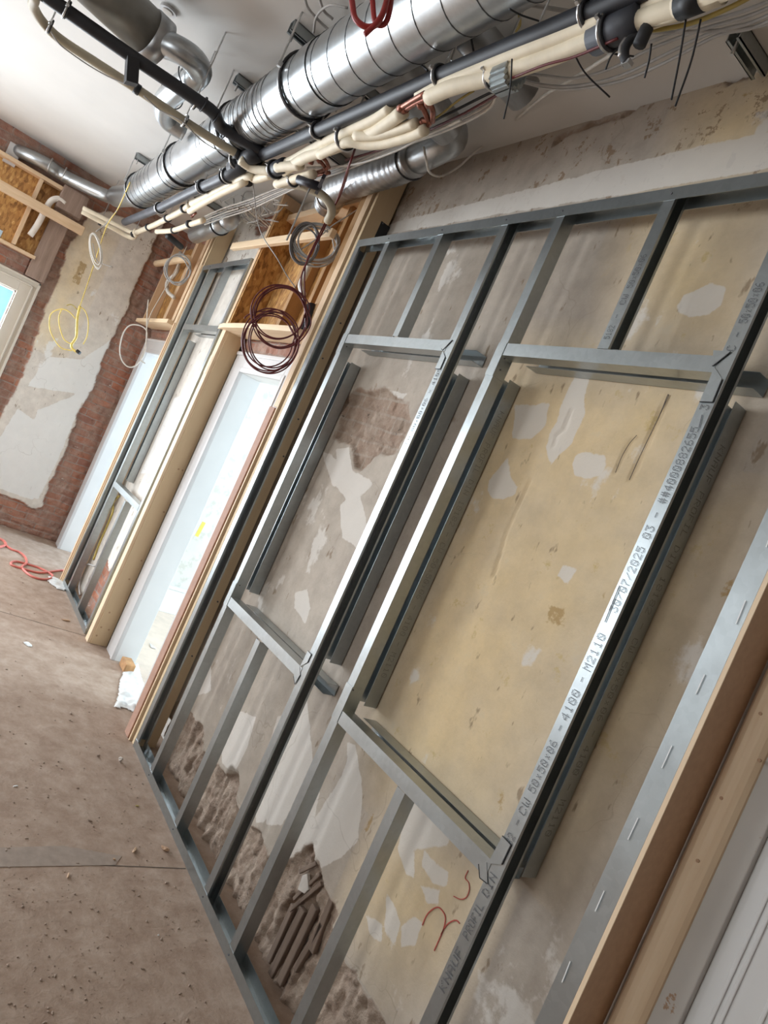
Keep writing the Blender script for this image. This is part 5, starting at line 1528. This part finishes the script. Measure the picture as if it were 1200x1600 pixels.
# floor sheet joints
jt = MB()
for a, b in (((-40, 1344), (290, 1357)), ((0, 955), (165, 1003)), ((40, 820), (100, 850))):
    jt.bar(on(*a, 'z', .0005), on(*b, 'z', .0005), .004, .001)
struct('trim_floor_joint', jt, M['mark'])
struct('trim_floor_patch', MB().prism([tuple(on(x, y, 'z', .0003)) for x, y in ((-60, 1326), (100, 1322), (190, 1338), (180, 1352), (-60, 1356))], (0, 0, .0012)), plain('dark_tape', (.33, .26, .21), .8))


def lump(name, p, s, mat, label, cat, seed=0, flat=.6, group=None, ang=0):
    rnd = random.Random(seed)
    bm = bmesh.new()
    bmesh.ops.create_icosphere(bm, subdivisions=2, radius=1)
    for v in bm.verts:
        k = 1 + rnd.uniform(-.28, .28)
        v.co *= k
        v.co.x *= s[0]; v.co.y *= s[1]; v.co.z *= s[2]
    me = bpy.data.meshes.new(name); bm.to_mesh(me); bm.free()
    zmin = min(v.co.z for v in me.vertices)
    for v in me.vertices: v.co.z -= zmin
    me.materials.append(mat)
    o = bpy.data.objects.new(name, me); COL.objects.link(o)
    o.location = (p.x, p.y, 0.0003); o.rotation_euler.z = ang
    o['_o'] = [p.x, p.y, 0]
    return tag(o, label, cat, group)


deb = [('plaster_lump', (187, 1190), (.010, .010, .010), 'flake', 'pale plaster lump on the floor near the foot of the timber lining', 'debris'),
       ('stone_chip', (153, 1182), (.007, .006, .005), 'grit', 'small stone chip left of the plaster lump', 'debris'),
       ('wood_splinter', (209, 1331), (.022, .005, .004), 'woodscrap', 'upright wood splinter on the floor left of the floor track', 'wood scrap'),
       ('leaf_scrap', (257, 1328), (.016, .010, .006), 'mdf', 'dark curled scrap right of the wood splinter', 'debris'),
       ('white_paper_scrap', (24, 1229), (.010, .004, .0015), 'whitepaint', 'small white paper strip on the floor at the left edge', 'paper'),
       ('white_paper_scrap', (43, 1007), (.030, .018, .003), 'film', 'crumpled pale paper on the bright floor patch', 'paper'),
       ('olive_flake', (214, 1260), (.008, .004, .002), 'ygreen', 'olive flake on the floor between lump and splinter', 'debris'),
       ('wood_splinter', (106, 1369), (.014, .003, .003), 'woodscrap', 'level wood splinter below the dark floor patch', 'wood scrap'),
       ('wood_chip', (178, 1344), (.006, .004, .003), 'woodscrap', 'wood chip left of the upright splinter', 'wood scrap'),
       ('stone_chip', (259, 1380), (.010, .004, .003), 'grit', 'flat brown chip below the curled scrap', 'debris'),
       ('white_crumb', (247, 1462), (.003, .003, .002), 'whitepaint', 'white crumb on the near floor left of the track', 'debris'),
       ('dark_shard', (103, 970), (.030, .010, .004), 'mdf', 'dark shard on the floor left of the distant frame', 'debris'),
       ('stone_chip', (110, 1115), (.014, .006, .004), 'grit', 'brown chip on the floor at the edge of the bright patch', 'debris'),
       ('stone_chip', (140, 1283), (.009, .005, .003), 'grit', 'brown chip in the middle of the near floor', 'debris')]
for i, (nm, q, s, mt, lab, cat) in enumerate(deb):
    lump(nm, on(*q, 'z', 0), s, M[mt], lab, cat, i, ang=i * 1.3)
# fine grit nobody could count
rnd = random.Random(12)
bm = bmesh.new()
for k in range(800):
    q = (rnd.uniform(-20, 330), rnd.uniform(880, 1620))
    p = on(*q, 'z', 0)
    if p.y > -.03 or p.x < -6.4 or (p.x > -4.4 and p.x < -3.2 and p.y > -.05): continue
    s = rnd.choice((.001, .0014, .0014, .002, .003)) * (1.0 + .2 * abs(p.x) / 2)
    m = Matrix.Translation((p.x, p.y, s * .4)) @ Matrix.Rotation(rnd.uniform(0, 6), 4, 'Z') @ Matrix.Diagonal((s * rnd.uniform(.8, 2.2), s, s * .6, 1))
    bmesh.ops.create_icosphere(bm, subdivisions=1, radius=1, matrix=m)
me = bpy.data.meshes.new('floor_grit'); bm.to_mesh(me); bm.free(); me.materials.append(M['grit'])
o = bpy.data.objects.new('floor_grit', me); COL.objects.link(o)
tag(o, 'fine mortar grit scattered over the dusty floor', 'grit', kind='stuff')

# next room: tape strip and floor rag, threshold board
p = on(313, 828, 'x', -5.448)
struct('trim_tape', MB().bar(on(307, 838, 'x', -5.449), on(319, 816, 'x', -5.449), .03, .002, (1, 0, 0)), M['tape'])
crumple('floor_cloth', fz([(232, 1005), (240, 1010), (245, 1016), (236, 1014)], 0), .02, 10, M['film'], 4, 'small white rag on the floor of the room beyond the doorway', 'cloth')

# ------------------------------------------------------------------ marks on the wall
def wall_mark(name, pts, w, mat, y=W - .0022, label=None):
    P = [on(x, yy, 'y', y) for x, yy in pts]
    P = smooth_path(P, 5)
    mb = MB()
    for a, b in zip(P[:-1], P[1:]):
        if (b - a).length > 1e-5: mb.bar(a, b, .0012, w, (0, 1, 0)) if False else mb.bar(a, b, w, .0012, (0, 1, 0))
    return struct(name, mb, M[mat])


z8 = lambda l: [(620 + x / 8.57, 1360 + y / 8.57) for x, y in l]
wall_mark('trim_red_mark_1', z8([(955, 0), (915, 100), (960, 160), (970, 260), (930, 360), (850, 385), (760, 345)]), .0022, 'redmark')
wall_mark('trim_red_mark_2', z8([(340, 735), (400, 600), (480, 520), (560, 495), (630, 570), (650, 660), (620, 800), (560, 940), (500, 1075)]), .003, 'redmark')
wall_mark('trim_red_mark_3', z8([(590, 860), (660, 740), (740, 680), (800, 670), (840, 710)]), .003, 'redmark')
z6 = lambda l: [(860 + x / 6, 550 + y / 6) for x, y in l]
wall_mark('trim_scratch_1', z6([(1105, 395), (1085, 440), (1020, 600), (900, 850), (820, 1020), (740, 1200)]), .0018, 'mark')
wall_mark('trim_scratch_2', z6([(1110, 400), (1100, 430), (1030, 580)]), .0015, 'mark')
wall_mark('trim_scratch_3', z6([(810, 780), (740, 860), (670, 980), (610, 1130)]), .0013, 'mark')
wall_mark('trim_scratch_4', z6([(40, 205), (250, 228), (450, 250), (640, 268)]), .0012, 'mark')

for o in list(sc.objects):
    if '_o' in o: del o['_o']
